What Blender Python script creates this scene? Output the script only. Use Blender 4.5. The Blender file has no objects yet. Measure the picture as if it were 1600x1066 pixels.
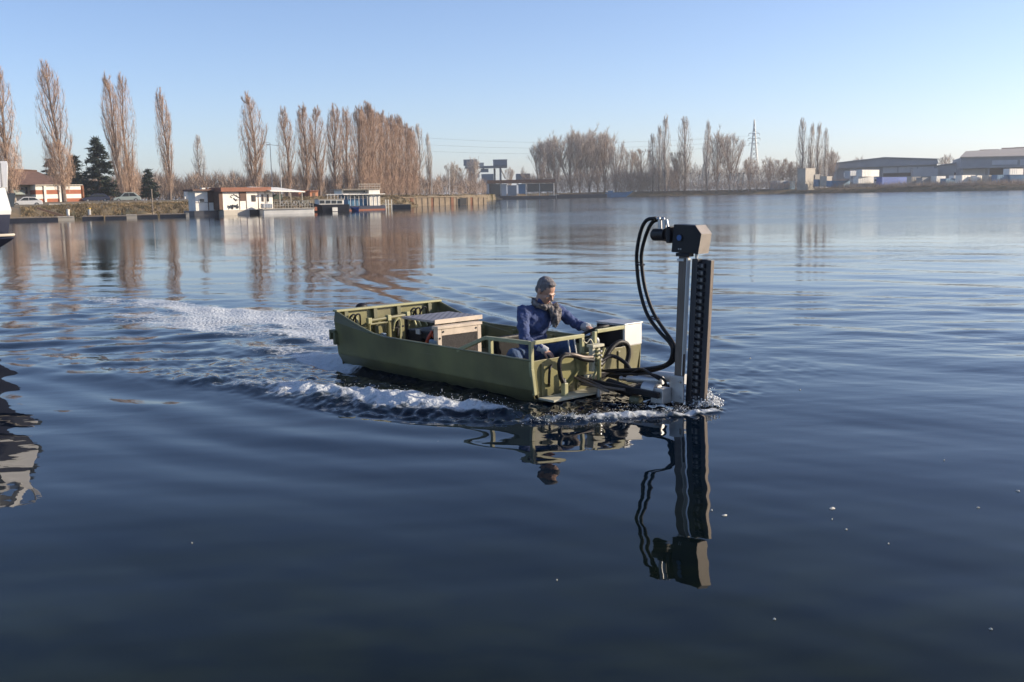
import bpy, bmesh, math, random
import numpy as np
from mathutils import Vector, Matrix

random.seed(7)
RNG = np.random.default_rng(7)
scene = bpy.context.scene
COL = scene.collection
rad = math.radians

# ------------------------------------------------------------------ camera
FPX, CAM_H, YH, ROLL = 1600.0, 1.8, 304.0, rad(1.1)
PITCH = math.atan((533 - YH) / FPX)
Fv = np.array([0, math.cos(PITCH), -math.sin(PITCH)])
_R = np.array([1.0, 0, 0]); _U = np.cross(_R, Fv)
Rv = _R * math.cos(ROLL) - _U * math.sin(ROLL)
Uv = _U * math.cos(ROLL) + _R * math.sin(ROLL)
cam = bpy.data.cameras.new('camera'); camo = bpy.data.objects.new('camera', cam)
COL.objects.link(camo)
cam.sensor_fit = 'HORIZONTAL'; cam.sensor_width = 36.0; cam.lens = 36.0 * FPX / 1600.0
cam.clip_start = 0.1; cam.clip_end = 12000
M4 = Matrix(((Rv[0], Uv[0], -Fv[0], 0), (Rv[1], Uv[1], -Fv[1], 0), (Rv[2], Uv[2], -Fv[2], CAM_H), (0, 0, 0, 1)))
camo.matrix_world = M4
scene.camera = camo

# ------------------------------------------------------------------ light
SUN_DIR = np.array([math.sin(rad(84)), math.cos(rad(84)), 0.0]); SUN_DIR /= np.linalg.norm(SUN_DIR)
SUN_EL = rad(19)
w = bpy.data.worlds.new('World'); scene.world = w; w.use_nodes = True
nt = w.node_tree; nt.nodes.clear()
sky = nt.nodes.new('ShaderNodeTexSky'); sky.sky_type = 'NISHITA'; sky.sun_disc = False
sky.sun_elevation = SUN_EL
sky.sun_rotation = math.atan2(SUN_DIR[0], SUN_DIR[1])
sky.altitude = 100; sky.air_density = 0.79; sky.dust_density = 0.72; sky.ozone_density = 2.95
bg = nt.nodes.new('ShaderNodeBackground'); bg.inputs['Strength'].default_value = 0.15
wo = nt.nodes.new('ShaderNodeOutputWorld')
wb = nt.nodes.new('ShaderNodeMixRGB'); wb.blend_type = 'MULTIPLY'; wb.inputs[0].default_value = 1.0; wb.inputs[2].default_value = (1.06, .968, 1.0, 1)   # camera white balance
nt.links.new(sky.outputs[0], wb.inputs[1]); nt.links.new(wb.outputs[0], bg.inputs[0]); nt.links.new(bg.outputs[0], wo.inputs[0])
sun = bpy.data.lights.new('sun', 'SUN'); suno = bpy.data.objects.new('sun', sun); COL.objects.link(suno)
sun.energy = 5.0; sun.angle = rad(0.53); sun.color = (1.0, 0.86, 0.68)
sd = Vector((SUN_DIR[0] * math.cos(SUN_EL), SUN_DIR[1] * math.cos(SUN_EL), math.sin(SUN_EL)))
suno.rotation_euler = sd.to_track_quat('Z', 'Y').to_euler()
suno.location = (60, -40, 60)
scene.view_settings.view_transform = 'Standard'; scene.view_settings.look = 'None'
scene.view_settings.exposure = 0.45; scene.view_settings.gamma = 1.0
scene.view_settings.use_curve_mapping = False
scene.render.engine = 'CYCLES'
scene.cycles.max_bounces = 6; scene.cycles.diffuse_bounces = 2; scene.cycles.glossy_bounces = 3
scene.cycles.transparent_max_bounces = 8; scene.cycles.transmission_bounces = 3
scene.cycles.caustics_reflective = False; scene.cycles.caustics_refractive = False
try: scene.cycles.use_denoising = True
except Exception: pass

# ------------------------------------------------------------------ haze over the lake
def build_haze():
    m = bpy.data.materials.new('haze'); m.use_nodes = True; n = m.node_tree.nodes; n.clear()
    v = n.new('ShaderNodeVolumePrincipled'); v.inputs['Density'].default_value = 0.00030; v.inputs['Color'].default_value = (.90, .95, 1, 1); v.inputs['Anisotropy'].default_value = .25
    o = n.new('ShaderNodeOutputMaterial'); m.node_tree.links.new(v.outputs[0], o.inputs['Volume'])
    try: m.cycles.homogeneous_volume = True
    except Exception: pass
    h = MB().box((-12000, -12000, -2.0), (12000, 12000, 44)).build('haze', m); h['kind'] = 'stuff'
scene.cycles.volume_bounces = 0

# ------------------------------------------------------------------ placing helpers
def ray(px, py): return Fv + Rv * (px - 800) / FPX + Uv * (533 - py) / FPX
def at(px, py, Z=0.0):
    d = ray(px, py); return np.array([0, 0, CAM_H]) + d * ((Z - CAM_H) / d[2])
def far(px, D, Z=None, py=None):
    """point seen above column px at distance D; height Z, or the height seen at row py"""
    d = ray(px, YH if py is None else py); p = np.array([0, 0, CAM_H]) + d * (D / d[1])
    if py is None: p[2] = Z
    return p
def horizon(px): return YH + (800 - px) * math.tan(ROLL)

# ------------------------------------------------------------------ materials
def mat(name, col, rough=0.6, metal=0.0, var=0.15, vscale=6.0, bump=0.0, bscale=40.0, spec=0.5, col2=None, detail=5.0, coat=0.0, stretch=None):
    m = bpy.data.materials.new(name); m.use_nodes = True
    n = m.node_tree.nodes; l = m.node_tree.links
    p = n['Principled BSDF']
    p.inputs['Roughness'].default_value = rough; p.inputs['Metallic'].default_value = metal
    p.inputs['Specular IOR Level'].default_value = spec
    if coat: p.inputs['Coat Weight'].default_value = coat
    tc = n.new('ShaderNodeTexCoord'); mp = n.new('ShaderNodeMapping')
    l.new(tc.outputs['Object'], mp.inputs[0])
    if stretch: mp.inputs['Scale'].default_value = stretch
    nz = n.new('ShaderNodeTexNoise'); nz.inputs['Scale'].default_value = vscale; nz.inputs['Detail'].default_value = detail
    l.new(mp.outputs[0], nz.inputs['Vector'])
    rp = n.new('ShaderNodeValToRGB')
    a = col if col2 is None else col2
    rp.color_ramp.elements[0].position = 0.32; rp.color_ramp.elements[1].position = 0.68
    rp.color_ramp.elements[0].color = tuple(c * (1 - var) for c in a) + (1,)
    rp.color_ramp.elements[1].color = tuple(min(1, c * (1 + var)) for c in col) + (1,)
    l.new(nz.outputs[0], rp.inputs[0]); l.new(rp.outputs[0], p.inputs['Base Color'])
    rr = n.new('ShaderNodeMapRange'); rr.inputs[3].default_value = max(0.02, rough * 0.8); rr.inputs[4].default_value = min(1, rough * 1.2)
    l.new(nz.outputs[0], rr.inputs[0]); l.new(rr.outputs[0], p.inputs['Roughness'])
    if bump:
        b = n.new('ShaderNodeBump'); b.inputs['Strength'].default_value = bump; b.inputs['Distance'].default_value = 0.02
        z2 = n.new('ShaderNodeTexNoise'); z2.inputs['Scale'].default_value = bscale; z2.inputs['Detail'].default_value = 3
        l.new(mp.outputs[0], z2.inputs['Vector']); l.new(z2.outputs[0], b.inputs['Height']); l.new(b.outputs[0], p.inputs['Normal'])
    return m

# ------------------------------------------------------------------ mesh builder
class MB:
    def __init__(s): s.v = []; s.f = []
    def add(s, vs, fs):
        o = len(s.v); s.v += [tuple(map(float, x)) for x in vs]; s.f += [tuple(o + i for i in q) for q in fs]; return s
    def box(s, lo, hi):
        x0, y0, z0 = lo; x1, y1, z1 = hi
        return s.add([(x0, y0, z0), (x1, y0, z0), (x1, y1, z0), (x0, y1, z0), (x0, y0, z1), (x1, y0, z1), (x1, y1, z1), (x0, y1, z1)],
                     [(0, 3, 2, 1), (4, 5, 6, 7), (0, 1, 5, 4), (1, 2, 6, 5), (2, 3, 7, 6), (3, 0, 4, 7)])
    def hexa(s, b, t):
        """four bottom and four top corners"""
        return s.add(list(b) + list(t), [(0, 3, 2, 1), (4, 5, 6, 7), (0, 1, 5, 4), (1, 2, 6, 5), (2, 3, 7, 6), (3, 0, 4, 7)])
    def bar(s, a, b, w, h=None, up=(0, 0, 1)):
        h = w if h is None else h
        a = np.array(a, float); b = np.array(b, float); d = b - a; d /= np.linalg.norm(d)
        up = np.array(up, float)
        if abs(d @ up) > 0.95: up = np.array([1.0, 0, 0])
        x = np.cross(d, up); x /= np.linalg.norm(x); y = np.cross(x, d)
        c = [(-w / 2, -h / 2), (w / 2, -h / 2), (w / 2, h / 2), (-w / 2, h / 2)]
        return s.hexa([a + x * i + y * j for i, j in c], [b + x * i + y * j for i, j in c])
    def tube(s, pts, r, n=8, caps=True):
        P = [np.array(p, float) for p in pts]; N = len(P)
        rs = r if isinstance(r, (list, tuple)) else [r] * N
        vs = []; prev = None
        for i in range(N):
            d = P[min(i + 1, N - 1)] - P[max(i - 1, 0)]; d = d / (np.linalg.norm(d) + 1e-12)
            if prev is None:
                u = np.array([0, 0, 1.0]) if abs(d[2]) < 0.9 else np.array([1.0, 0, 0])
                x = np.cross(d, u)
            else: x = prev - d * (prev @ d)
            x /= np.linalg.norm(x) + 1e-12; prev = x; y = np.cross(d, x)
            for k in range(n):
                a = 2 * math.pi * k / n; vs.append(P[i] + (x * math.cos(a) + y * math.sin(a)) * rs[i])
        fs = [(i * n + k, i * n + (k + 1) % n, (i + 1) * n + (k + 1) % n, (i + 1) * n + k) for i in range(N - 1) for k in range(n)]
        if caps: fs += [tuple(range(n - 1, -1, -1)), tuple((N - 1) * n + k for k in range(n))]
        return s.add(vs, fs)
    def cyl(s, a, b, r, n=16): return s.tube([a, b], r, n)
    def prism(s, poly, axis, a, b):
        """polygon (2D) pushed along an axis from a to b"""
        def p3(p, t):
            q = list(p); q.insert(axis, t); return q
        n = len(poly)
        return s.add([p3(p, a) for p in poly] + [p3(p, b) for p in poly],
                     [tuple(range(n)), tuple(range(2 * n - 1, n - 1, -1))] + [(i, (i + 1) % n + 0, n + (i + 1) % n, n + i)[::-1] for i in range(n)])
    def ball(s, c, r, nu=10, nv=7):
        c = np.array(c, float); r = np.array(r if hasattr(r, '__len__') else (r, r, r), float); vs = []
        for j in range(nv + 1):
            t = math.pi * j / nv
            for i in range(nu):
                a = 2 * math.pi * i / nu
                vs.append(c + r * np.array([math.sin(t) * math.cos(a), math.sin(t) * math.sin(a), math.cos(t)]))
        return s.add(vs, [(j * nu + i, (j + 1) * nu + i, (j + 1) * nu + (i + 1) % nu, j * nu + (i + 1) % nu) for j in range(nv) for i in range(nu)])
    def torus(s, c, R, r, ax, n=28, m=8, a0=0, a1=2 * math.pi):
        c = np.array(c, float); ax = np.array(ax, float); ax /= np.linalg.norm(ax)
        u = np.cross(ax, (0, 0, 1) if abs(ax[2]) < .9 else (1, 0, 0)); u /= np.linalg.norm(u); v = np.cross(ax, u)
        k = n if a1 - a0 < 6.28 else n + 1
        return s.tube([c + R * (u * math.cos(a0 + (a1 - a0) * i / n) + v * math.sin(a0 + (a1 - a0) * i / n)) for i in range(n + 1)], r, m)
    def mesh(s, name, m, smooth=False, fix=True):
        me = bpy.data.meshes.new(name); me.from_pydata(s.v, [], s.f)
        if fix:
            b = bmesh.new(); b.from_mesh(me); bmesh.ops.recalc_face_normals(b, faces=b.faces); b.to_mesh(me); b.free()
        if smooth:
            me.polygons.foreach_set('use_smooth', [True] * len(me.polygons))
            try: me.set_sharp_from_angle(angle=rad(40))
            except Exception: pass
        me.materials.append(m); return me
    def build(s, name, m, parent=None, smooth=False, bevel=0.0, fix=True, **tags):
        o = bpy.data.objects.new(name, s.mesh(name, m, smooth, fix)); COL.objects.link(o)
        if parent is not None: o.parent = parent
        if bevel:
            md = o.modifiers.new('bevel', 'BEVEL'); md.width = bevel; md.segments = 2; md.limit_method = 'ANGLE'; md.angle_limit = rad(40)
        for k, x in tags.items(): o[k] = x
        return o
def empty(name, loc=(0, 0, 0), rz=0.0, parent=None, **tags):
    o = bpy.data.objects.new(name, None); COL.objects.link(o); o.location = tuple(map(float, loc)); o.rotation_euler = (0, 0, rz)
    o.empty_display_size = 0.2
    if parent is not None: o.parent = parent
    for k, x in tags.items(): o[k] = x
    return o
def tag(o, label=None, category=None, group=None, kind=None):
    for k, x in (('label', label), ('category', category), ('group', group), ('kind', kind)):
        if x: o[k] = x
    return o
def np_mesh(name, V, Q, m, smooth=True, tri=False):
    k = 3 if tri else 4
    me = bpy.data.meshes.new(name); V = np.ascontiguousarray(V, np.float32); Q = np.ascontiguousarray(Q, np.int32)
    me.vertices.add(len(V)); me.vertices.foreach_set('co', V.ravel())
    me.loops.add(Q.size); me.loops.foreach_set('vertex_index', Q.ravel())
    me.polygons.add(len(Q)); me.polygons.foreach_set('loop_start', np.arange(0, Q.size, k, dtype=np.int32))
    me.polygons.foreach_set('loop_total', np.full(len(Q), k, np.int32))
    me.polygons.foreach_set('use_smooth', np.full(len(Q), smooth))
    me.update(calc_edges=True); me.materials.append(m); return me
def link(name, me, parent=None, **tags):
    o = bpy.data.objects.new(name, me); COL.objects.link(o)
    if parent is not None: o.parent = parent
    for k, x in tags.items(): o[k] = x
    return o
def copy_tree(o, parent=None):
    c = o.copy(); COL.objects.link(c)
    if parent is not None: c.parent = parent
    for ch in list(o.children): copy_tree(ch, c)
    return c
def smooth01(x, a, b):
    t = np.clip((x - a) / (b - a), 0, 1); return t * t * (3 - 2 * t)

def crom(pts, n=6):
    P = [np.array(p, float) for p in pts]; P = [2 * P[0] - P[1]] + P + [2 * P[-1] - P[-2]]; out = []
    for i in range(1, len(P) - 2):
        for k in range(n):
            t = k / n
            out.append(.5 * ((2 * P[i]) + (-P[i - 1] + P[i + 1]) * t + (2 * P[i - 1] - 5 * P[i] + 4 * P[i + 1] - P[i + 2]) * t * t + (-P[i - 1] + 3 * P[i] - 3 * P[i + 1] + P[i + 2]) * t ** 3))
    return out + [P[-2]]
# pose of the workboat (its origin is the near bow corner on the waterline; X ahead, Y to the far side)
BO = np.array([0.155, 8.757, 0.0]); BYAW = -0.857
BX = np.array([math.cos(BYAW), math.sin(BYAW), 0]); BY = np.array([-math.sin(BYAW), math.cos(BYAW), 0])
def bloc(x, y): # world to boat plan
    return (x - BO[0]) * BX[0] + (y - BO[1]) * BX[1], (x - BO[0]) * BY[0] + (y - BO[1]) * BY[1]
def bw(X, Y, Z=0.0): return BO + BX * X + BY * Y + np.array([0, 0, Z])

build_haze()

# ------------------------------------------------------------------ water
def turb(x, y, lams, rng, n=14, dirc=None, spread=math.pi):
    """sum of sinusoids, unit slope spread over the wavelengths"""
    h = np.zeros_like(x)
    for lam in lams:
        for k in range(n):
            a = rng.uniform(-spread, spread) + (0 if dirc is None else dirc)
            l = lam * rng.uniform(0.75, 1.35); kk = 2 * math.pi / l
            h += np.sin((x * math.cos(a) + y * math.sin(a)) * kk + rng.uniform(0, 6.28)) * (l / (2 * math.pi)) * math.sqrt(2.0 / (n * len(lams)))
    return h
def near_line(x, y, pts):
    """distance to a polyline, and interpolated extra columns at the nearest point"""
    best = np.full(x.shape, 1e9); ex = [np.zeros_like(x) for _ in range(len(pts[0]) - 2)]
    side = np.zeros_like(x)
    for a, b in zip(pts[:-1], pts[1:]):
        dx, dy = b[0] - a[0], b[1] - a[1]; L2 = dx * dx + dy * dy
        t = np.clip(((x - a[0]) * dx + (y - a[1]) * dy) / L2, 0, 1)
        d = np.hypot(x - a[0] - t * dx, y - a[1] - t * dy); m = d < best
        best = np.where(m, d, best)
        side = np.where(m, np.sign((x - a[0]) * dy - (y - a[1]) * dx), side)
        for k in range(len(ex)): ex[k] = np.where(m, a[2 + k] + t * (b[2 + k] - a[2 + k]), ex[k])
    return best, side, ex
def pxl(rows): return [tuple(at(r[0], r[1])[:2]) + tuple(r[2:]) for r in rows]

_r = [2.0]
while _r[-1] < 70: _r.append(_r[-1] + max(0.018, _r[-1] ** 2 / 1843 * 0.85))
while _r[-1] < 3500: _r.append(_r[-1] * 1.12)
_r = np.array(_r)
_a = np.concatenate([np.arange(-180, -36, 6.0), np.arange(-36, -30, 1.0), np.arange(-30, 30, 0.075), np.arange(30, 36, 1.0), np.arange(36, 180, 6.0)])
A, Rr = np.meshgrid(np.radians(_a), _r)
WX = Rr * np.sin(A); WY = Rr * np.cos(A)
dr = np.gradient(_r)[:, None] * np.ones_like(A)

rg = np.random.default_rng(11)
def banded(x, y, lams, **k):
    h = 0
    for lam in lams: h = h + turb(x, y, [lam], rg, **k) * smooth01(lam / dr, 2.5, 6.0)
    return h
patch = 0.5 + 0.5 * turb(WX, WY * 1.6, [22.0, 9.0], rg, n=8) / 2.2
patch = np.clip(patch, 0, 1)
rightness = smooth01(WX / np.maximum(WY, 1), -0.15, 0.25)
breeze = smooth01(Rr, 7.5, 16) * (0.45 + 0.55 * rightness) * (0.5 + 0.9 * patch)
Z = banded(WX, WY, [0.26, 0.45, 0.8], dirc=rad(80), spread=rad(38), n=10) * (0.0035 + 0.014 * breeze)
Z += banded(WX, WY, [1.3, 2.4], dirc=rad(70), spread=rad(45), n=8) * (0.0066 + 0.006 * breeze)

# the wake: outer edge of the disturbed water on the near side, run of the stern wash, far-side crests
edge = pxl([(1112, 646), (1060, 652), (1000, 654), (900, 664), (828, 664), (700, 662), (620, 657), (520, 649), (430, 630), (370, 613), (276, 607), (200, 590), (60, 575), (-150, 560), (-500, 550)])
d_e, side_e, _ = near_line(WX, WY, edge)
inside = d_e * np.where(side_e > 0, 1, -1)          # positive on the boat's side
bX, bY = bloc(WX, WY)
wash = pxl([(522, 530, .55, 1.05), (440, 512, 1.05, 1.0), (380, 499, 1.35, .86), (300, 484, 1.5, .70), (200, 471, 1.4, .52), (90, 463, 1.5, .34), (-80, 452, 1.5, .12)])
d_w, _, (ww, wi) = near_line(WX, WY, wash)
al, ac = WX * BX[0] + WY * BX[1], WX * BY[0] + WY * BY[1]
streak = turb(al * .35, ac, [0.5, 0.9, 1.6], np.random.default_rng(77), n=9) / .16
foam_w = np.exp(-(d_w / ww) ** 2 * 0.9) * wi * np.clip(.98 + .30 * streak, .25, 1.25)
# sheltered zone behind the outer edge
farcut = 1 - smooth01(bY, 2.6, 4.6)
dist = smooth01(inside, -0.02, 0.25) * farcut * smooth01(-bX, -1.5, -0.5) * (1 - .75 * smooth01(bY, 1.5, 2.0))
away = smooth01(-bX, 2.5, 9.0)
chop = dist * (0.6 + 0.4 * (1 - away)) + foam_w * 0.9
Z += turb(WX, WY, [0.09, 0.15, 0.25], rg, n=14) * smooth01(0.2 / dr, 1.5, 5) * chop * 0.20
Z += turb(WX, WY, [0.4, 0.8], rg, n=12) * chop * 0.060
churn = smooth01(inside, -.01, .05) * np.exp(-np.maximum(inside, 0) / .22) * smooth01(bX, -2.2, -.6) * (1 - smooth01(bX, 1.1, 1.5)) * (1 - smooth01(bY, .9, 1.3))
Z += turb(WX, WY, [0.055, 0.09, 0.15], rg, n=14) * churn * .20 * smooth01(.12 / dr, 1.2, 3)
Z += np.abs(turb(WX, WY, [0.12, 0.2], rg, n=10)) * churn * .45
# the near bow wave: a ridge with a steep outer face
crest = pxl([(1100, 640, .05, .0), (1000, 647, .06, .02), (900, 656, .08, .03), (830, 655, .10, .045), (770, 645, .14, .075), (700, 640, .22, .095), (620, 634, .28, .10), (540, 624, .32, .085), (460, 612, .34, .075), (370, 600, .36, .055), (270, 592, .4, .05), (150, 580, .5, .045), (0, 570, .6, .04)])
d_c, side_c, (cw, ch) = near_line(WX, WY, crest)
ridge = np.exp(-(d_c / cw) ** 2)
Z += ridge * ch * (1 + 0.5 * turb(WX, WY, [0.5, 0.25], rg, n=8))
# rolling wave trains left of the boat
train = smooth01(inside, -0.9, 0.6) * smooth01(-bX, 2.4, 4.5) * (1 - smooth01(Rr, 16, 30)) * (1 - smooth01(bY, 1.2, 3.0))
u = WX * math.cos(rad(-107)) + WY * math.sin(rad(-107))
Z += np.sin(u * 2 * math.pi / 1.25 + 0.5 * turb(WX, WY, [3.0], rg, n=5)) * 0.012 * train
Z += np.sin((WX * math.cos(rad(-80)) + WY * math.sin(rad(-80))) * 2 * math.pi / 0.8 + turb(WX, WY, [2.0], rg, n=5)) * 0.007 * train
# gentle swells running out from the edge into the calm water at lower left and in front
fan = (1 - smooth01(-inside, 0.3, 3.8)) * smooth01(-inside, -.1, .15) * smooth01(-bX, -2.6, 0.8)
Z += np.sin(-inside * 2 * math.pi / 0.62 + 1.0 * turb(WX, WY, [1.6], rg, n=5)) * 0.0042 * fan
# far-side crests of the boat's V
for k, (off, amp) in enumerate(((0.0, .045), (0.7, .03), (1.45, .024), (2.3, .018))):
    q = (bY - 1.45) - (-(bX + 0.4)) * 0.36 - off + 0.9 * 0
    env = smooth01(-bX, 0.2, 1.6) * np.exp(-np.maximum(-bX - 5, 0) / 5) * smooth01(bY, 1.5, 1.8)
    Z += np.exp(-(q / 0.16) ** 2) * amp * env - np.exp(-((q - .3) / 0.2) ** 2) * amp * .5 * env
# foam cover
lower = pxl([(800, 650, .05, .55), (740, 646, .11, .72), (690, 642, .20, .84), (620, 634, .30, .88), (540, 622, .33, .80), (470, 616, .30, .74), (400, 606, .30, .45), (310, 594, .34, .34), (200, 580, .4, .22)])
d_l, _, (lw, li) = near_line(WX, WY, lower)
foam = np.exp(-(d_l / lw) ** 2) * li
tail = pxl([(524, 562, .30, .85), (490, 556, .36, .75), (440, 548, .42, .55), (370, 540, .45, .34)])
d_t, _, (tw_, ti) = near_line(WX, WY, tail)
foam = np.maximum(foam, np.exp(-(d_t / tw_) ** 2) * ti)
lip = pxl([(1112, 642, .08, .9), (1060, 650, .07, .66), (1000, 648, .13, .76), (930, 654, .12, .66), (860, 658, .09, .62), (790, 661, .04, .46), (700, 660, .03, .40), (640, 657, .03, .36)])
d_p, _, (pw, pi_) = near_line(WX, WY, lip)
foam = np.maximum(foam, np.exp(-(d_p / pw) ** 2) * pi_)
foam = np.maximum(foam, foam_w)
foam = np.maximum(foam, churn * .40)
hullside = np.exp(-(np.maximum(np.abs(bX + 3.35) - .3, 0) / .25) ** 2) * np.exp(-(np.maximum(np.abs(bY - .7) - .8, 0) / .18) ** 2)
foam = np.maximum(foam, hullside * .95)
foam = np.maximum(foam, dist * 0.27 * np.exp(-np.maximum(-bX - 3.5, 0) / 3.5) * (bY < 1.5))
mastp = at(1090, 634)[:2]
foam = np.maximum(foam, np.exp(-(np.hypot(WX - mastp[0], WY - mastp[1]) / .13) ** 2) * 1.0)
Z += foam * turb(WX, WY, [0.07, 0.12, 0.2], rg, n=12) * 0.26 * smooth01(0.2 / dr, 2, 5)
Z += np.abs(turb(WX, WY, [0.14, 0.3], rg, n=10)) * foam * 0.26 * smooth01(0.2 / dr, 2, 5)
# trough beside the raised hull, then the hull's own footprint
Z -= 0.075 * np.exp(-((bY + .10) / .16) ** 2) * smooth01(-bX, 1.0, 2.0) * (1 - smooth01(-bX, 3.3, 3.9))
foot = smooth01(bX, -3.21, -3.19) * (1 - smooth01(bX, -0.03, 0.01)) * smooth01(bY, 0.12, 0.2) * (1 - smooth01(bY, 1.25, 1.33))
Z = Z * (1 - foot) - 0.5 * foot; foam = foam * (1 - foot)

def water_material():
    m = bpy.data.materials.new('lake_water'); m.use_nodes = True
    n = m.node_tree.nodes; l = m.node_tree.links; p = n['Principled BSDF']
    tc = n.new('ShaderNodeTexCoord')
    def noise(scale, detail=3, stretch=(1, 1, 1), rough=.5):
        mp = n.new('ShaderNodeMapping'); mp.inputs['Scale'].default_value = stretch; l.new(tc.outputs['Object'], mp.inputs[0])
        z = n.new('ShaderNodeTexNoise'); z.inputs['Scale'].default_value = scale; z.inputs['Detail'].default_value = detail; z.inputs['Roughness'].default_value = rough
        l.new(mp.outputs[0], z.inputs['Vector']); return z.outputs[0]
    def math_(op, a, b=None, c=None):
        z = n.new('ShaderNodeMath'); z.operation = op
        for i, q in enumerate((a, b, c)):
            if q is None: continue
            if hasattr(q, 'type'): l.new(q, z.inputs[i])
            else: z.inputs[i].default_value = q
        return z.outputs[0]
    def mapr(v, a, b, c, d):
        z = n.new('ShaderNodeMapRange'); z.interpolation_type = 'SMOOTHSTEP'
        l.new(v, z.inputs[0])
        for i, q in enumerate((a, b, c, d)): z.inputs[1 + i].default_value = q
        return z.outputs[0]
    # deep green water, weed showing faintly through it
    rp = n.new('ShaderNodeValToRGB'); rp.color_ramp.elements[0].position = .38; rp.color_ramp.elements[1].position = .7
    rp.color_ramp.elements[0].color = (0.0026, 0.0052, 0.0036, 1); rp.color_ramp.elements[1].color = (0.0125, 0.0175, 0.0068, 1)
    l.new(noise(1.7, 7, (1, 1.8, 1), .62), rp.inputs[0])
    # shallow weedy water by the quay, deep blue-green further out
    sx = n.new('ShaderNodeSeparateXYZ'); l.new(tc.outputs['Object'], sx.inputs[0])
    wob = math_('MULTIPLY_ADD', noise(.35, 3), 3.0, sx.outputs['Y'])
    dp = n.new('ShaderNodeMixRGB'); dp.inputs[2].default_value = (0.0012, 0.0050, 0.0115, 1)
    l.new(mapr(wob, 5.2, 8.6, 0, 1), dp.inputs[0]); l.new(rp.outputs[0], dp.inputs[1])
    # ripples finer than the mesh
    at_ = n.new('ShaderNodeAttribute'); at_.attribute_name = 'breeze'
    hb = math_('ADD', math_('MULTIPLY', noise(2.6, 3, (.45, 1, 1)), .9), math_('MULTIPLY', noise(8.0, 2, (.5, 1, 1)), .30))
    bp_ = n.new('ShaderNodeBump'); bp_.inputs['Distance'].default_value = .09
    l.new(math_('MULTIPLY', at_.outputs['Fac'], .16), bp_.inputs['Strength']); l.new(hb, bp_.inputs['Height'])
    p.inputs['Roughness'].default_value = .012; p.inputs['IOR'].default_value = 1.24
    l.new(bp_.outputs[0], p.inputs['Normal'])
    ro = n.new('ShaderNodeAttribute'); ro.attribute_name = 'ruffle'; l.new(ro.outputs['Fac'], p.inputs['Roughness'])
    # foam: white bubbles, laced
    fo = n.new('ShaderNodeAttribute'); fo.attribute_name = 'foam'
    vo = n.new('ShaderNodeTexVoronoi'); vo.feature = 'DISTANCE_TO_EDGE'; vo.inputs['Scale'].default_value = 9.0
    mp = n.new('ShaderNodeMapping'); l.new(tc.outputs['Object'], mp.inputs[0])
    wz = n.new('ShaderNodeTexNoise'); wz.inputs['Scale'].default_value = 3.0; wz.inputs['Detail'].default_value = 4
    l.new(tc.outputs['Object'], wz.inputs['Vector'])
    mx = n.new('ShaderNodeMixRGB'); mx.inputs[0].default_value = .16; l.new(mp.outputs[0], mx.inputs[1]); l.new(wz.outputs['Color'], mx.inputs[2])
    l.new(mx.outputs[0], vo.inputs['Vector'])
    lace = mapr(vo.outputs['Distance'], 0, .22, 1, 0)
    thr = math_('ADD', math_('MULTIPLY', noise(1.7, 9, (1, 1, 1), .66), .80), math_('MULTIPLY', noise(9.0, 9, rough=.74), .74))
    thr = math_('ADD', math_('ADD', thr, math_('MULTIPLY', lace, -.15)), math_('MULTIPLY', noise(30.0, 4), .15))
    thr = math_('SUBTRACT', thr, .25)
    fac = mapr(math_('SUBTRACT', fo.outputs['Fac'], thr), -.14, .26, 0, 1)
    aer = n.new('ShaderNodeMixRGB'); aer.inputs[2].default_value = (.085, .125, .130, 1)
    l.new(mapr(fo.outputs['Fac'], .25, 1.0, 0, .85), aer.inputs[0]); l.new(dp.outputs[0], aer.inputs[1]); l.new(aer.outputs[0], p.inputs['Base Color'])
    pf = n.new('ShaderNodeBsdfPrincipled'); pf.inputs['Base Color'].default_value = (.62, .65, .66, 1); pf.inputs['Roughness'].default_value = .75
    pf.inputs['Specular IOR Level'].default_value = .3
    b2 = n.new('ShaderNodeBump'); b2.inputs['Strength'].default_value = .9; b2.inputs['Distance'].default_value = .04
    l.new(noise(22.0, 5), b2.inputs['Height']); l.new(b2.outputs[0], pf.inputs['Normal'])
    sh = n.new('ShaderNodeMixShader'); l.new(math_('MULTIPLY', fac, .88), sh.inputs[0]); l.new(p.outputs[0], sh.inputs[1]); l.new(pf.outputs[0], sh.inputs[2])
    l.new(sh.outputs[0], n['Material Output'].inputs[0])
    return m
nr, na = A.shape
idx = np.arange(nr * na).reshape(nr, na)
i2 = np.roll(idx, -1, axis=1)
Q = np.stack([idx[:-1], idx[1:], i2[1:], i2[:-1]], -1).reshape(-1, 4)[:, ::-1]
V = np.stack([WX, WY, Z], -1).reshape(-1, 3)
V = np.vstack([V, [[0, 0, 0]]])
me = np_mesh('water', V, Q, water_material())
for nm, arr in (('foam', foam), ('ruffle', .012 + .065 * smooth01(Rr, 16, 75) * (.40 + .60 * rightness) * (.6 + .6 * patch) + .085 * smooth01(Rr, 40, 60) * (1 - .75 * smooth01(Rr, 85, 120) * (1 - rightness))), ('breeze', (1 - .8 * smooth01(Rr, 35, 90)) * np.clip(smooth01(Rr, 6, 14) * (0.35 + .65 * patch) * (.55 + .45 * rightness) * .8 + .35 * dist + .05, 0, 1))):
    at_ = me.attributes.new(nm, 'FLOAT', 'POINT'); at_.data.foreach_set('value', np.append(arr.ravel(), 0).astype(np.float32))
link('water', me, kind='structure')
def water_z(x, y):
    """height of the water sheet near a point"""
    r = math.hypot(x, y); a = math.degrees(math.atan2(x, y))
    return float(Z[np.abs(_r - r).argmin(), np.abs(_a - a).argmin()])

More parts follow.
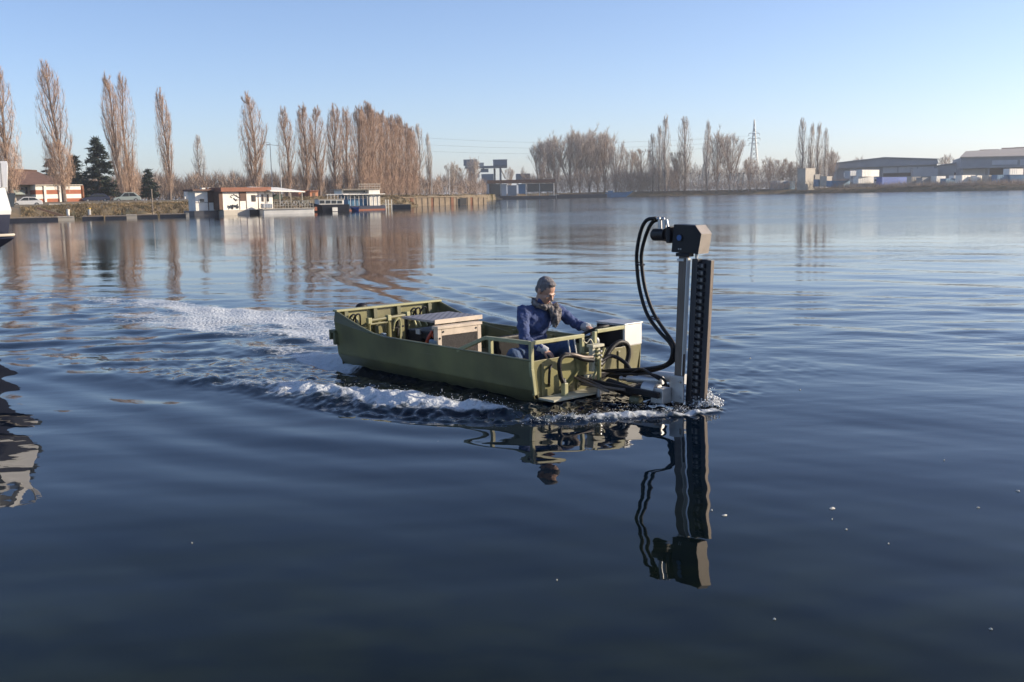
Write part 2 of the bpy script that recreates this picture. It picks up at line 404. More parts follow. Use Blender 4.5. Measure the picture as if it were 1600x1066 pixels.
# ------------------------------------------------------------------ land
def slivers_(P, D, L, Wd, rg):
    """thin tapering twigs, one triangle each: base P, direction D, length L, width Wd"""
    n = len(P); r = rg.normal(size=(n, 3)); s = np.cross(D, r); s /= np.linalg.norm(s, axis=1)[:, None] + 1e-9
    a = P - s * Wd[:, None] / 2; b = P + s * Wd[:, None] / 2; c = P + D * L[:, None]
    return np.stack([a, b, c], 1).reshape(-1, 3)
GRASS = mat('winter_grass', (0.185, 0.130, 0.072), .95, var=.25, vscale=.35, col2=(.10, .095, .045), bump=.5, bscale=3.0, detail=8)
SHORE = [(-900, 60), (-400, 84), (-100, 108), (30, 120), (150, 128), (300, 138), (470, 152), (560, 165), (645, 190), (690, 205), (735, 222), (752, 300), (775, 385), (870, 410), (1000, 425), (1120, 432), (1230, 430), (1320, 405), (1420, 380), (1520, 358), (1620, 342), (1900, 320), (2600, 290)]
GZ = 2.0
def land():
    pts = []
    for (p0, d0), (p1, d1) in zip(SHORE[:-1], SHORE[1:]):
        n = max(2, int(abs(p1 - p0) / 9))
        for k in range(n): t = k / n; pts.append((p0 + (p1 - p0) * t, d0 + (d1 - d0) * t))
    pts.append(SHORE[-1])
    offs = [(-3, -.8), (0, -.02), (.8, .25), (2.2, .75), (4.0, 1.25), (6.5, 1.7), (9, 1.92), (13, 2.0), (20, 2.0), (40, 2.0), (90, 2.0), (200, 2.0), (600, 2.0), (2500, 2.0), (9000, 2.0)]
    V = []; rg = np.random.default_rng(5)
    for px, D in pts:
        d = ray(px, YH); d = d / d[1]
        for o, z in offs:
            j = 0 if o > 30 else rg.normal() * .35; zz = z + (rg.normal() * .10 if 0 < o < 14 else 0)
            p = d * (D + o + j); V.append((p[0], p[1], zz * (np.interp(px, [50, 110, 320, 400], [.66, .80, .80, 1]) if -200 < px and 0 < o < 25 else 1)))
    nr, nc = len(pts), len(offs); idx = np.arange(nr * nc).reshape(nr, nc)
    Q = np.stack([idx[:-1, :-1], idx[1:, :-1], idx[1:, 1:], idx[:-1, 1:]], -1).reshape(-1, 4)
    link('bank', np_mesh('bank', V, Q, GRASS, True), kind='structure')
land()
def tufts():
    rg = np.random.default_rng(9); T = []
    for (p0, d0), (p1, d1) in zip(SHORE[3:-1], SHORE[4:]):
        n = int(abs(p1 - p0) * (95 if p0 < 640 else 45)); px = rg.uniform(p0, p1, n); D = d0 + (d1 - d0) * (px - p0) / (p1 - p0); o = rg.uniform(.2, 11, n); z = np.interp(o, [0, .8, 2.2, 4, 6.5, 9, 13], [0, .25, .75, 1.25, 1.7, 1.92, 2.0]) * np.interp(px, [50, 110, 320, 400], [.66, .80, .80, 1]) - .05
        k = np.array([ray(q, YH)[0] / ray(q, YH)[1] for q in px]); P = np.stack([k * (D + o), D + o, z], 1)
        V = np.stack([rg.normal(0, .5, n), rg.normal(0, .5, n), np.ones(n)], 1); V /= np.linalg.norm(V, axis=1)[:, None]
        keep = rg.random(n) < .35 + .65 * (np.sin(px * .13) * np.sin(px * .37 + o * .6) > -.1); T.append((P[keep], V[keep]))
    P = np.vstack([t[0] for t in T]); V = np.vstack([t[1] for t in T]); n = len(P)
    S_ = slivers_(P, V, rg.uniform(.12, .40, n), rg.uniform(.06, .16, n), rg)
    link('grass', np_mesh('grass', S_, np.arange(len(S_)).reshape(-1, 3), mat('dry_grass_blades', (0.235, 0.165, 0.085), .95, var=.35, vscale=.5, col2=(.10, .085, .04)), False, True), kind='stuff')

tufts()

# ------------------------------------------------------------------ trees
BARK = mat('poplar_bark', (0.165, 0.125, 0.098), .9, var=.3, vscale=4, bump=.4, bscale=12)
TWIG = mat('poplar_twigs', (0.48, 0.330, 0.230), .9, var=.22, vscale=.8)
TWIGG = mat('grey_twigs', (0.58, 0.49, 0.40), .9, var=.22, vscale=.5)
TWIGD = mat('brush_twigs', (0.36, 0.265, 0.195), .95, var=.30, vscale=.35)
NEEDLE = mat('conifer_needles', (0.028, 0.045, 0.030), .8, var=.35, vscale=1.2)
slivers = slivers_
def tree_meshes(name, limbs, tw, wood, twm, trunk):
    t = MB(); t.tube(trunk[0], trunk[1], 8)
    tm = t.mesh(name + '_trunk', wood, True, fix=False)
    mb = MB()
    for pts, r0, r1 in limbs:
        n = len(pts); mb.tube(pts, [r0 + (r1 - r0) * i / (n - 1) for i in range(n)], 4, caps=False)
    V = np.array(mb.v) if mb.v else np.zeros((0, 3)); o = len(V)
    me = bpy.data.meshes.new(name + '_crown')
    T = np.arange(len(tw)).reshape(-1, 3) + o
    me.from_pydata(np.vstack([V, tw]).tolist(), [], mb.f + T.tolist())
    me.materials.append(twm); me.materials.append(wood)
    mi = np.zeros(len(me.polygons), np.int32); mi[:len(mb.f)] = 1
    me.polygons.foreach_set('material_index', mi)
    return tm, me
def poplar(name, seed, H=20.0, R=1.9, nl=54, per=70, twm=None, low=0.0, fork=0, bare=.06, lowz=0.0, scat=55):
    rg = np.random.default_rng(seed); limbs = []; P = []; D = []
    ph = rg.uniform(0, 6.28, 3)
    tx = lambda z: np.array([.22 * math.sin(z * .35 + ph[0]) , .22 * math.sin(z * .31 + ph[1]), z])
    zs = np.linspace(0, H * .93, 14); trunk = ([tx(z) - tx(0) * [1, 1, 0] for z in zs], [.33 * (1 - .9 * (z / H) ** .8) * H / 20 for z in zs])
    prof = lambda t: np.interp(t, [0, .12, .3, .5, .7, .85, .95, 1.0], [.28, .5, .80, 1.0, .90, .62, .34, .08])
    def clampr(p):
        c = tx(p[2]) - tx(0) * [1, 1, 0]; m_ = R * prof(min(1, p[2] / H)); v = p[:2] - c[:2]; q_ = np.hypot(*v)
        return np.array([*(c[:2] + v * min(1, m_ / (q_ + 1e-6))), p[2]])
    for k in range(nl):
        t0 = bare + (1 - bare) * rg.random() ** 1.15 * .92; a = rg.uniform(0, 6.28)
        L = min(H * (.14 + .20 * rg.random()), H * (1.0 - t0) * rg.uniform(.40, .97)) * (1.5 if k < 5 + fork * 3 and t0 < .5 else 1)
        base = np.interp(t0 * H, zs, range(14)); b = np.array(trunk[0][int(base)]) * (1 - base % 1) + np.array(trunk[0][min(13, int(base) + 1)]) * (base % 1)
        out = R * prof(min(.99, t0 + L / H * .7)) * rg.uniform(.45, 1.0); dirv = np.array([math.cos(a), math.sin(a), 0])
        n = 6; pts = [b + dirv * out * (1 - (1 - i / n) ** 2.0) + np.array([0, 0, L * (i / n) ** 1.1]) + rg.normal(size=3) * .05 * i / n for i in range(n + 1)]
        pts = [clampr(p) for p in pts]
        limbs.append((pts, .060 * (L / 4) * (1 - .5 * t0), .008))
        q = np.array(pts); m = int(per * rg.uniform(.7, 1.3)); tt = rg.random(m) ** .8 * n; i0 = np.minimum(tt.astype(int), n - 1); fr_ = (tt - i0)[:, None]
        p = q[i0] * (1 - fr_) + q[i0 + 1] * fr_
        d = np.stack([rg.normal(0, .30, m), rg.normal(0, .30, m), np.ones(m)], 1) + dirv * rg.uniform(0, .35, m)[:, None]
        P.append(p); D.append(d)
    m = nl * scat; zt = (bare + (.95 - bare) * rg.random(m)) * H; an = rg.uniform(0, 6.28, m); rr = R * np.array([prof(z / H) for z in zt]) * np.sqrt(rg.random(m)) * .97
    P.append(np.stack([rr * np.cos(an), rr * np.sin(an), zt * .97], 1)); D.append(np.stack([rg.normal(0, .22, m), rg.normal(0, .22, m), np.ones(m)], 1))
    if low:
        m = int(2200 * low); an = rg.uniform(0, 6.28, m); zt = H * (lowz + rg.random(m) * .30); rr = R * .85 * np.sqrt(rg.random(m)) * np.interp(zt / H - lowz, [0, .06, .2, .3], [.5, 1, 1, .35])
        P.append(np.stack([rr * np.cos(an), rr * np.sin(an), zt], 1)); D.append(np.stack([rg.normal(0, .4, m), rg.normal(0, .4, m), np.ones(m)], 1))
    P = np.vstack(P); D = np.vstack(D); D /= np.linalg.norm(D, axis=1)[:, None]; n = len(P)
    tw = slivers(P, D, rg.uniform(.4, 1.4, n) * np.interp(P[:, 2] / H, [0, .8, 1], [1, 1, .5]), rg.uniform(.016, .040, n), rg)
    return tree_meshes(name, limbs, tw, BARK, twm or TWIG, trunk)
def vase(name, seed, H=18.0, R=6.5, twm=None, dense=1.0, stems=9, fork=.07, dome=1.0):
    rg = np.random.default_rng(seed); limbs = []; ends = []
    trunk = ([np.array([0, 0, 0.]), np.array([.06, .05, H * fork * .5]), np.array([.05, .10, H * fork])], [.40 * H / 18, .34 * H / 18, .30 * H / 18])
    def inside(q):
        t = q[2] / H; return np.hypot(q[0], q[1]) < R * np.interp(t, [0, .1, .35, .65, .85, 1.02], [.12, .30, .72, 1.0, .82, .0]) * 1.05
    def grow(p, d, L, r, lev):
        n = 6; pts = [p]; d = d / np.linalg.norm(d)
        for i in range(n):
            d = d + rg.normal(size=3) * .055 + np.array([0, 0, .05]); d /= np.linalg.norm(d); q = pts[-1] + d * L / n
            if not inside(q) and len(pts) > 2: break
            pts.append(q)
        n = len(pts) - 1; limbs.append((pts, r, r * .30)); q = np.array(pts)
        if lev < 3:
            for k in range((9, 6)[lev - 1]):
                t = rg.uniform(.15, 1.0) * n; i = min(int(t), n - 1); b = q[i] + (q[i + 1] - q[i]) * (t - i)
                nd = d + rg.normal(size=3) * .38; nd[2] = abs(nd[2]) * .9 + .2
                grow(b, nd, L * rg.uniform(.28, .50), r * .42, lev + 1)
        m = int((10, 18, 30)[lev - 1] * dense); t = rg.random(m) ** .8 * n; i = np.minimum(t.astype(int), n - 1)
        ends.append((q[i] + (q[i + 1] - q[i]) * (t - i)[:, None], d + rg.normal(size=(m, 3)) * .34))
    for k in range(stems):
        a = 2.4 * k + rg.uniform(-.3, .3); o = math.sqrt((k + .5) / stems) * R / H * 1.0
        grow(np.array(trunk[0][2]), np.array([math.cos(a) * o, math.sin(a) * o, .85]), H * rg.uniform(.78, .98), .17 * H / 18, 1)
    P = np.vstack([e[0] for e in ends]); D = np.vstack([e[1] for e in ends]); D[:, 2] = np.abs(D[:, 2]) * .9 + .1; D /= np.linalg.norm(D, axis=1)[:, None]
    n = len(P); tw = slivers(P, D, rg.uniform(.7, 1.7, n) * H / 18, rg.uniform(.022, .050, n), rg)
    return tree_meshes(name, limbs, tw, TWIGD, twm or TWIGG, trunk)
def conifer(name, seed, H=11.0, R=3.2):
    rg = np.random.default_rng(seed); limbs = []; P = []; D = []
    trunk = ([np.array([0, 0, z]) for z in np.linspace(0, H, 6)], [.25, .21, .17, .12, .07, .02])
    z = H * .10
    while z < H * .97:
        t = z / H; r = R * (1 - t) ** .75 * rg.uniform(.75, 1.1) + .15
        for k in range(5):
            a = rg.uniform(0, 6.28); L = r * rg.uniform(.7, 1.15); dv = np.array([math.cos(a), math.sin(a), 0]); rise = rg.uniform(.05, .30)
            pts = [np.array([0, 0, z]) + dv * L * i / 4 + np.array([0, 0, L * rise * (i / 4) - .22 * L * (i / 4) ** 2.2]) for i in range(5)]
            limbs.append((pts, .05, .012)); m = int(55 * L / R + 14); tt = rg.uniform(.5, 4, m); i0 = np.minimum(tt.astype(int), 3); q = np.array(pts)
            p = q[i0] + (q[i0 + 1] - q[i0]) * (tt - i0)[:, None] + rg.normal(size=(m, 3)) * [.16, .16, .07]
            P.append(p); D.append(dv * rg.uniform(.3, 1, m)[:, None] + rg.normal(size=(m, 3)) * .6)
        z += H * .035 * rg.uniform(.8, 1.3)
    P = np.vstack(P); D = np.vstack(D); D /= np.linalg.norm(D, axis=1)[:, None]; n = len(P)
    return tree_meshes(name, limbs, slivers(P, D, rg.uniform(.3, .8, n), rg.uniform(.12, .30, n), rg), BARK, NEEDLE, trunk)
POP = [poplar('poplar', 21 + k, R=(1.75, 1.95, 2.3, 1.8)[k], low=0, per=(90, 100, 110, 70)[k]) for k in range(4)]
POPL = [poplar('poplar_leafy', 31 + k, R=2.2, low=1.1, nl=48, per=75, fork=1, lowz=(.11, .0)[k]) for k in range(2)]
POPD = [poplar('poplar_dense', 41 + k, R=2.3, nl=76, per=120, low=.9, scat=80, bare=.03) for k in range(2)]
POPG = [poplar('poplar_grey', 51 + k, R=(1.6, 2.3)[k], nl=50, per=75, twm=TWIGG) for k in range(2)]
VAS = [vase('bare_tree', 61 + k, R=(6.5, 5.2, 7.5)[k], dense=(.34, .32, .36)[k], stems=(11, 9, 12)[k]) for k in range(3)]
VASS = [vase('small_tree', 71 + k, R=6.5, dense=.6, stems=7, fork=.05, twm=(TWIGG, TWIGD)[k]) for k in range(2)]
CON = [conifer('conifer', 81), conifer('conifer', 82, R=2.6)]
def plant(name, meshes, px, top, D, label, group, wide=1.0, lean=0.0, base=GZ, H0=20.0, rz=None):
    H = (horizon(px) - top) * D / FPX * .965 + CAM_H - base
    p = far(px, D, base); r = empty(name, p, random.uniform(0, 6.28) if rz is None else rz); s = H / H0
    r.scale = (s * wide, s * wide, s)
    if lean:
        ax = np.array([p[0], p[1], 0]); ax /= np.linalg.norm(ax)   # tips sideways as seen from the lake
        q = Matrix.Rotation(rad(lean), 3, Vector(ax)) @ Matrix.Rotation(r.rotation_euler.z, 3, 'Z'); r.rotation_euler = q.to_euler()
    link('trunk', meshes[0], r); link('crown', meshes[1], r)
    tag(r, label, 'tree', group); return r
gl = 'bare poplars along the left bank'
plant('poplar_tree', POPL[0], 20, 97, 150, 'bare two-stemmed poplar at the far left, behind the white car', gl, 1.15, -3.5)
plant('poplar_tree', POPL[0], 100, 93, 162, 'tallest bare poplar, in front of the red and white striped building', gl, 1.1, -3.6)
plant('poplar_tree', POP[0], 195, 111, 182, 'slender bare poplar leaning left beside the dark conifer, left of a pair', gl, .95, -4.5)
plant('poplar_tree', POPL[1], 205, 113, 184, 'bare poplar with bushy foot, right of the pair beside the conifer', gl, .85, -.5)
plant('poplar_tree', POP[1], 266, 136, 190, 'single narrow bare poplar standing alone left of the houseboats', gl, .85, -2.2)
plant('poplar_tree', POPG[1], 316, 210, 230, 'small thin grey poplar behind the brown houseboat', gl, 1.0, -1)
plant('poplar_tree', POP[2], 400, 142, 205, 'broad bare poplar above the white houseboat with terracotta roof', gl, 1.25, -1.2)
plant('poplar_tree', POP[3], 450, 163, 215, 'open many-limbed bare poplar beside the tall street lamp', gl, 1.15, -.8)
plant('poplar_tree', POP[0], 478, 159, 224, 'bare poplar behind the left orange shed, left of a close pair', gl, 1.25)
plant('poplar_tree', POP[2], 500, 164, 229, 'bare poplar just right of the orange sheds', gl, 1.1)
plant('poplar_tree', POP[1], 527, 161, 235, 'bare poplar rising behind the bow of the two-deck boat', gl, 1.2)
plant('poplar_tree', POP[3], 546, 164, 238, 'bare poplar above the middle of the two-deck boat', gl, 1.3)
gr_ = 'dense row of brown poplars'
for k, (px, top, D, tx) in enumerate(((566, 160, 243, 'leftmost brown poplar of the dense row'), (578, 156, 246, 'tallest brown poplar of the dense row'), (589, 166, 249, 'third brown poplar from the left in the dense row'),
        (601, 171, 252, 'fourth brown poplar from the left in the dense row'), (613, 175, 256, 'middle brown poplar of the dense row'), (624, 177, 260, 'brown poplar right of the middle in the dense row'),
        (636, 188, 264, 'third brown poplar from the right end of the dense row'), (646, 196, 268, 'last but one brown poplar at the right of the row'))):
    plant('poplar_tree', POPD[k % 2], px, top, D, tx, gr_, 1.05)
plant('poplar_tree', POPG[1], 656, 192, 276, 'greyer poplar closing the right end of the dense row', gr_, .95)
plant('poplar_tree', POPG[0], 671, 206, 280, 'thin leafless poplar standing just right of the dense row', gl, .8)
gc = 'dark evergreen trees on the left bank'
plant('conifer_tree', CON[0], 157, 212, 186, 'tall dark conifer between the striped building and the paired poplars', gc, 1.15, H0=11)
plant('conifer_tree', CON[1], 118, 240, 190, 'dark conifer half hidden behind the tallest poplar', gc, 1.5, H0=11)
plant('conifer_tree', CON[1], 233, 262, 196, 'low green conifer right of the paired poplars', gc, 1.5, H0=11)
plant('conifer_tree', CON[0], 82, 246, 196, 'dark conifer behind the striped building roof', gc, 1.2, H0=11)
gm_ = 'bare trees on the far shore'
for (ms, px, top, D, tx, wd) in ((VAS[1], 845, 224, 430, 'spreading bare tree at the left edge of the far grove', .8), (VAS[0], 868, 214, 434, 'second spreading bare tree from the left in the far grove', .72),
        (VAS[2], 893, 206, 438, 'large rounded bare tree in the middle of the far grove', .78), (VAS[0], 921, 204, 440, 'tallest rounded bare tree of the far grove', .82),
        (VAS[1], 945, 208, 444, 'rounded bare tree right of the tallest in the far grove', .8), (VAS[2], 962, 222, 436, 'bare tree closing the right end of the far grove', .55),
        (VAS[1], 856, 219, 446, 'bare tree set back between the first two of the far grove', .7), (VAS[0], 906, 207, 450, 'bare tree set back behind the middle of the far grove', .7), (VAS[2], 934, 208, 452, 'bare tree set back left of the last rounded tree of the far grove', .7), (VASS[0], 985, 234, 440, 'small bare tree behind the blue barge', .7), (VASS[1], 1003, 232, 445, 'brownish small bare tree right of the blue barge', .8),
        (VASS[1], 1060, 236, 436, 'brownish low tree below the open-topped poplar', .9), (VAS[0], 1120, 207, 440, 'pale spreading tree behind the leaning posts, left of two', .62),
        (VAS[2], 1140, 209, 444, 'pale spreading tree behind the leaning posts, right of two', .62), (VASS[0], 1172, 246, 446, 'small grey tree at the foot of the pylon', .8),
        (VASS[0], 1203, 246, 450, 'small bare tree just right of the pylon', .9), (VASS[1], 1222, 248, 452, 'brownish small tree behind the pale storage tanks', .9),
        (VASS[1], 1237, 252, 440, 'low brownish tree left of the tall concrete block', .8), (VAS[1], 1299, 236, 440, 'spreading bare tree left of the grey warehouse', .7),
        (VASS[0], 1340, 246, 520, 'bare treetop showing over the left roof of the grey warehouse', .8), (VASS[0], 1478, 242, 520, 'small sparse bare tree between the two warehouses', .8),
        (VASS[0], 706, 254, 300, 'small bare tree right of the poplar row', .8), (VASS[1], 722, 262, 330, 'brown bush left of the concrete gantry', 1.1), (VASS[0], 742, 247, 420, 'thin bare tree behind the gantry', .6), (VASS[0], 796, 262, 470, 'small bare tree right of the gantry', .7)):
    plant('bare_tree', ms, px, top, D, tx, gm_, wd * (1.25 if ms in VAS else 1.1), H0=18)
gp = 'tall poplars on the far shore'
for (ms, px, top, D, tx, wd) in ((POPG[1], 1020, 208, 430, 'shorter grey poplar left of the tall spire-like poplar', 1.0), (POPG[0], 1030, 193, 428, 'narrow grey poplar close beside the tallest far poplar', .85), (POPG[0], 1040, 177, 420, 'tallest spire-like poplar on the far shore', .95),
        (POPG[1], 1070, 181, 432, 'open-topped poplar between two spire-like poplars', 1.1), (POPG[0], 1105, 186, 426, 'spire-like poplar left of the pale spreading trees', .9), (POPG[1], 1252, 183, 428, 'leftmost poplar of the group beside the concrete block', .85),
        (POPG[0], 1267, 190, 432, 'second poplar of the group beside the concrete block', .85), (POPG[0], 1278, 189, 428, 'third poplar of the group beside the concrete block', .9), (POPG[1], 1288, 199, 424, 'rightmost poplar of the group beside the warehouse', .7)):
    plant('poplar_tree', ms, px, top, D, tx, gp, wd)
def brush(name, strips, seed, m, label=None):
    rg = np.random.default_rng(seed); T = []
    for (px0, px1, D0, D1, h, n) in strips:
        px = rg.uniform(px0, px1, n); dd = D0 + (D1 - D0) * (px - px0) / (px1 - px0) + rg.uniform(-7, 9, n)
        clump = .5 + .30 * np.sin(px * .083 + seed) * np.sin(px * .031 + 2) + .22 * np.sin(px * .21 + 1.3 * np.sin(px * .05)) + .16 * np.sin(px * .47 + np.sin(px * .11)) + rg.normal(0, .22, n)
        X = np.array([ray(p, YH)[0] / ray(p, YH)[1] for p in px]) * dd
        z = GZ - .3 + rg.random(n) ** .9 * h * np.clip(.62 + .38 * clump, .2, 1.15)
        P = np.stack([X, dd, z], 1); Dv = np.stack([rg.normal(0, .45, n), rg.normal(0, .45, n), np.ones(n)], 1); Dv /= np.linalg.norm(Dv, axis=1)[:, None]
        T.append(slivers(P, Dv, rg.uniform(.7, 2.2, n), rg.uniform(.04, .10, n), rg))
    V = np.vstack(T); link(name, np_mesh(name, V, np.arange(len(V)).reshape(-1, 3), m, False, True), kind='stuff')
brush('brushwood', [(-60, 120, 185, 195, 4.0, 7000), (120, 470, 205, 235, 5.6, 26000), (470, 690, 238, 285, 5.5, 16000), (690, 760, 300, 345, 5.0, 5000)], 3, TWIGD)
brush('undergrowth', [(815, 1060, 426, 434, 9.5, 34000), (960, 1300, 438, 442, 11.0, 40000), (1040, 1320, 428, 412, 3.5, 9000), (1300, 1660, 402, 342, 1.2, 8000)], 4, TWIGD)

# ------------------------------------------------------------------ things on the far shore
GREYC = mat('grey_concrete', (0.30, 0.30, 0.29), .85, var=.14, vscale=.6, bump=.2, bscale=4)
QUAY = mat('tan_sheet_pile', (0.30, 0.225, 0.145), .85, var=.22, vscale=1.5)
PALEC = mat('pale_concrete', (0.48, 0.43, 0.35), .85, var=.10, vscale=.8)
CLAD = mat('grey_cladding', (0.25, 0.28, 0.31), .6, var=.08, vscale=.4)
CLADL = mat('light_cladding', (0.45, 0.47, 0.48), .6, var=.08, vscale=.4)
ROOFT = mat('tan_roof_sheet', (0.42, 0.36, 0.29), .7, var=.10, vscale=.3)
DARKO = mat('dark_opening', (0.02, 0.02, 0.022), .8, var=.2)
WHITEW = mat('white_wall', (0.80, 0.76, 0.67), .7, var=.09, vscale=1.2)
BRICK = mat('red_band', (0.36, 0.12, 0.06), .8, var=.15, vscale=2)
TERRA = mat('terracotta_roof', (0.26, 0.11, 0.065), .85, var=.18, vscale=2)
BROWNR = mat('brown_roof', (0.15, 0.085, 0.062), .85, var=.2, vscale=1.5, bump=.3, bscale=8)
BROWNW = mat('brown_board', (0.13, 0.075, 0.05), .8, var=.2, vscale=3)
GLASS = mat('window_glass', (0.03, 0.035, 0.04), .12, var=.2, vscale=2)
DARKH = mat('dark_hull', (0.022, 0.024, 0.034), .45, var=.25, vscale=3)
RUST = mat('rusty_steel', (0.23, 0.10, 0.05), .85, var=.35, vscale=2)
GALV = mat('galvanised_steel', (0.45, 0.44, 0.42), .5, .5, var=.1, vscale=5)
TARP = mat('blue_tarpaulin', (0.02, 0.085, 0.36), .55, var=.12, vscale=1)
PBLUE = mat('faded_blue_steel', (0.07, 0.20, 0.33), .6, var=.18, vscale=1)
YELL = mat('yellow_steel', (0.55, 0.36, 0.06), .6, var=.15, vscale=2)
PLANKM = mat('weathered_planks', (0.26, 0.21, 0.16), .85, var=.25, vscale=2)
ORSH = mat('orange_wall', (0.48, 0.20, 0.10), .8, var=.1, vscale=2)
CARW = mat('white_car_paint', (0.72, 0.71, 0.68), .25, var=.03, coat=.5); CARB = mat('dark_blue_car_paint', (0.03, 0.035, 0.07), .25, var=.05, coat=.5); CARG = mat('pale_green_car_paint', (0.40, 0.45, 0.40), .25, var=.05, coat=.5)
TYRE = mat('tyre_rubber', (.015, .015, .015), .8); LAMPR = mat('red_lamp', (.35, .02, .02), .3)
DBLUE = mat('navy_hull', (0.028, 0.032, 0.055), .3, var=.12, vscale=2, coat=.4)

class Site:
    """a thing on the shore; boxes are given by the columns and rows they span and by depth"""
    def __init__(s, name, px, D, label, cat, base=GZ, group=None, yaw=0.0):
        s.px, s.D = px, D; p = far(px, D, base); s.k = D / FPX * math.hypot(p[0], p[1]) / p[1] / 1.0
        s.cy = math.cos(rad(yaw)); s.base = base; s.o = tag(empty(name, p, -math.atan2(p[0], p[1]) + rad(yaw)), label, cat, group)
        s.k = math.hypot(p[0], p[1]) / FPX * (p[1] / math.hypot(p[0], p[1]))
    def x(s, px): return (px - s.px) * s.k / s.cy
    def z(s, py, px=None): return (horizon(s.px if px is None else px) - py) * s.k + CAM_H - s.base
    def box(s, name, m, px0, px1, py0, py1, y0, y1, parent=None, bevel=0, **t):
        z0 = s.z(py1, (px0 + px1) / 2) if py1 is not None else 0
        return MB().box((s.x(px0), y0, z0), (s.x(px1), y1, s.z(py0, (px0 + px1) / 2))).build(name, m, parent or s.o, bevel=bevel, **t)
    def rod(s, name, m, a, b, r, parent=None, y=0.0, n=6):
        return MB().tube([(s.x(a[0]), y, s.z(a[1], a[0])), (s.x(b[0]), y, s.z(b[1], b[0]))], r, n).build(name, m, parent or s.o)

# grey warehouse
S = Site('warehouse', 1382, 440, 'long grey warehouse with a shallow gable roof behind the stacked containers', 'warehouse', yaw=8)
zl, zc, zr = S.z(256, 1311), S.z(248, 1382), S.z(251, 1455)
xl, xc, xr = S.x(1311), S.x(1380), S.x(1456)
MB().prism([(xl, 0), (xr, 0), (xr, zr), (xc, zc), (xl, zl)], 1, 0, 40).build('wall', CLAD, S.o)
for a, b, za, zb in ((xl - .6, xc, zl, zc), (xc, xr + .6, zc, zr)):
    MB().hexa([(a, -.8, za + .02), (b, -.8, zb + .02), (b, 41, zb + .02), (a, 41, za + .02)], [(a, -.8, za + .35), (b, -.8, zb + .35), (b, 41, zb + .35), (a, 41, za + .35)]).build('roof', CLAD, S.o)
f_ = MB().hexa([(xl + .2, -1.6, zl - 2.2), (xr, -1.6, zr - 2.0), (xr, -.01, zr - 2.0), (xl + .2, -.01, zl - 2.2)], [(xl + .2, -1.6, zl - .3), (xr, -1.6, zr - .3), (xr, -.01, zr - .3), (xl + .2, -.01, zl - .3)]).build('fascia', CLAD, S.o)
S.box('light_panel', CLADL, 1378, 1452, 262, 277, -.3, -.02); S.box('light_panel', CLADL, 1330, 1374, 265, 285, -.3, -.02)
S.box('doorway', DARKO, 1379, 1424, 271, 276, -.6, -.31); S.box('annex', CLADL, 1418, 1454, 265, 277, -6, -1.7)
for px in (1328, 1352, 1376, 1400, 1428): MB().box((S.x(px) - .2, -.5, 0), (S.x(px) + .2, -.31, zl - 2.3)).build('column', CLAD, S.o)
# workshop with a rising dark roof
S = Site('workshop', 1480, 435, 'low pale workshop with a dark mono-pitch roof between the two warehouses', 'workshop')
MB().prism([(S.x(1457), 0), (S.x(1504), 0), (S.x(1504), S.z(255, 1504)), (S.x(1457), S.z(262, 1457))], 1, 0, 18).build('wall', CLADL, S.o)
a, b = S.x(1456), S.x(1505)
MB().hexa([(a, -1, S.z(262, 1457)), (b, -1, S.z(254.5, 1504)), (b, 19, S.z(254.5, 1504)), (a, 19, S.z(262, 1457))], [(a, -1, S.z(260.5, 1457)), (b, -1, S.z(252.6, 1504)), (b, 19, S.z(252.6, 1504)), (a, 19, S.z(260.5, 1457))]).build('roof', CLAD, S.o)
S.box('door', DARKO, 1489, 1503, 270, 283, -.1, -.01)
# dark warehouse at the right edge
S = Site('warehouse', 1560, 405, 'dark grey warehouse with a tan sloping roof at the right edge', 'warehouse', yaw=6)
x0, x1 = S.x(1505), S.x(1760)
MB().box((x0, 0, 0), (x1, 45, S.z(246.5, 1520))).build('wall', CLAD, S.o)
MB().hexa([(x0 - .5, -1, S.z(247.5, 1505)), (x1, -1, S.z(247.5, 1600)), (x1, 45, S.z(240, 1600) + 3.2), (x0 + 5, 45, S.z(240, 1600) + 1.6)], [(x0 - .5, -1, S.z(246, 1505)), (x1, -1, S.z(246, 1600)), (x1, 45, S.z(238, 1600) + 3.6), (x0 + 5, 45, S.z(238, 1600) + 2.0)]).build('roof', ROOFT, S.o)
S.box('light_panel', CLADL, 1549, 1584, 251.5, 258.5, -.4, -.02); S.box('light_panel', CLADL, 1588, 1640, 250, 259, -.4, -.02); S.box('canopy', CLAD, 1500, 1640, 260, 263, -5, -.42)
S.box('gateway', DARKO, 1545, 1590, 264, 284, -.3, -.02); S.box('pale_wall', CLADL, 1508, 1540, 265, 284, -.3, -.02)
for px in (1506, 1543, 1591, 1620): MB().box((S.x(px) - .25, -4.9, 0), (S.x(px) + .25, -4.5, S.z(263.2, px))).build('canopy_post', CLAD, S.o)
# distant blocks of flats
for (px, x0, x1, t, tx) in ((1548, 1530, 1556, 235, 'distant tan apartment block left of the other over the tan roof'), (1572, 1563, 1581, 232.5, 'distant tan apartment block between two over the tan roof'), (1594, 1584, 1640, 231, 'distant wide apartment block at the right edge over the tan roof')):
    S = Site('apartment_block', px, 900, tx, 'building', group='distant apartment blocks')
    S.box('wall', PALEC, x0, x1, t + 3, None, 0, 12); S.box('roof', TERRA, x0 - .6, x1 + .6, t, t + 3.0, -.6, 12.6)
    for fl in range(3):
        for k in range(int((x1 - x0) / 5)): S.box('window', GLASS, x0 + 2 + k * 5, x0 + 4 + k * 5, t + 5 + fl * 5, t + 8 + fl * 5, -.15, -.01)

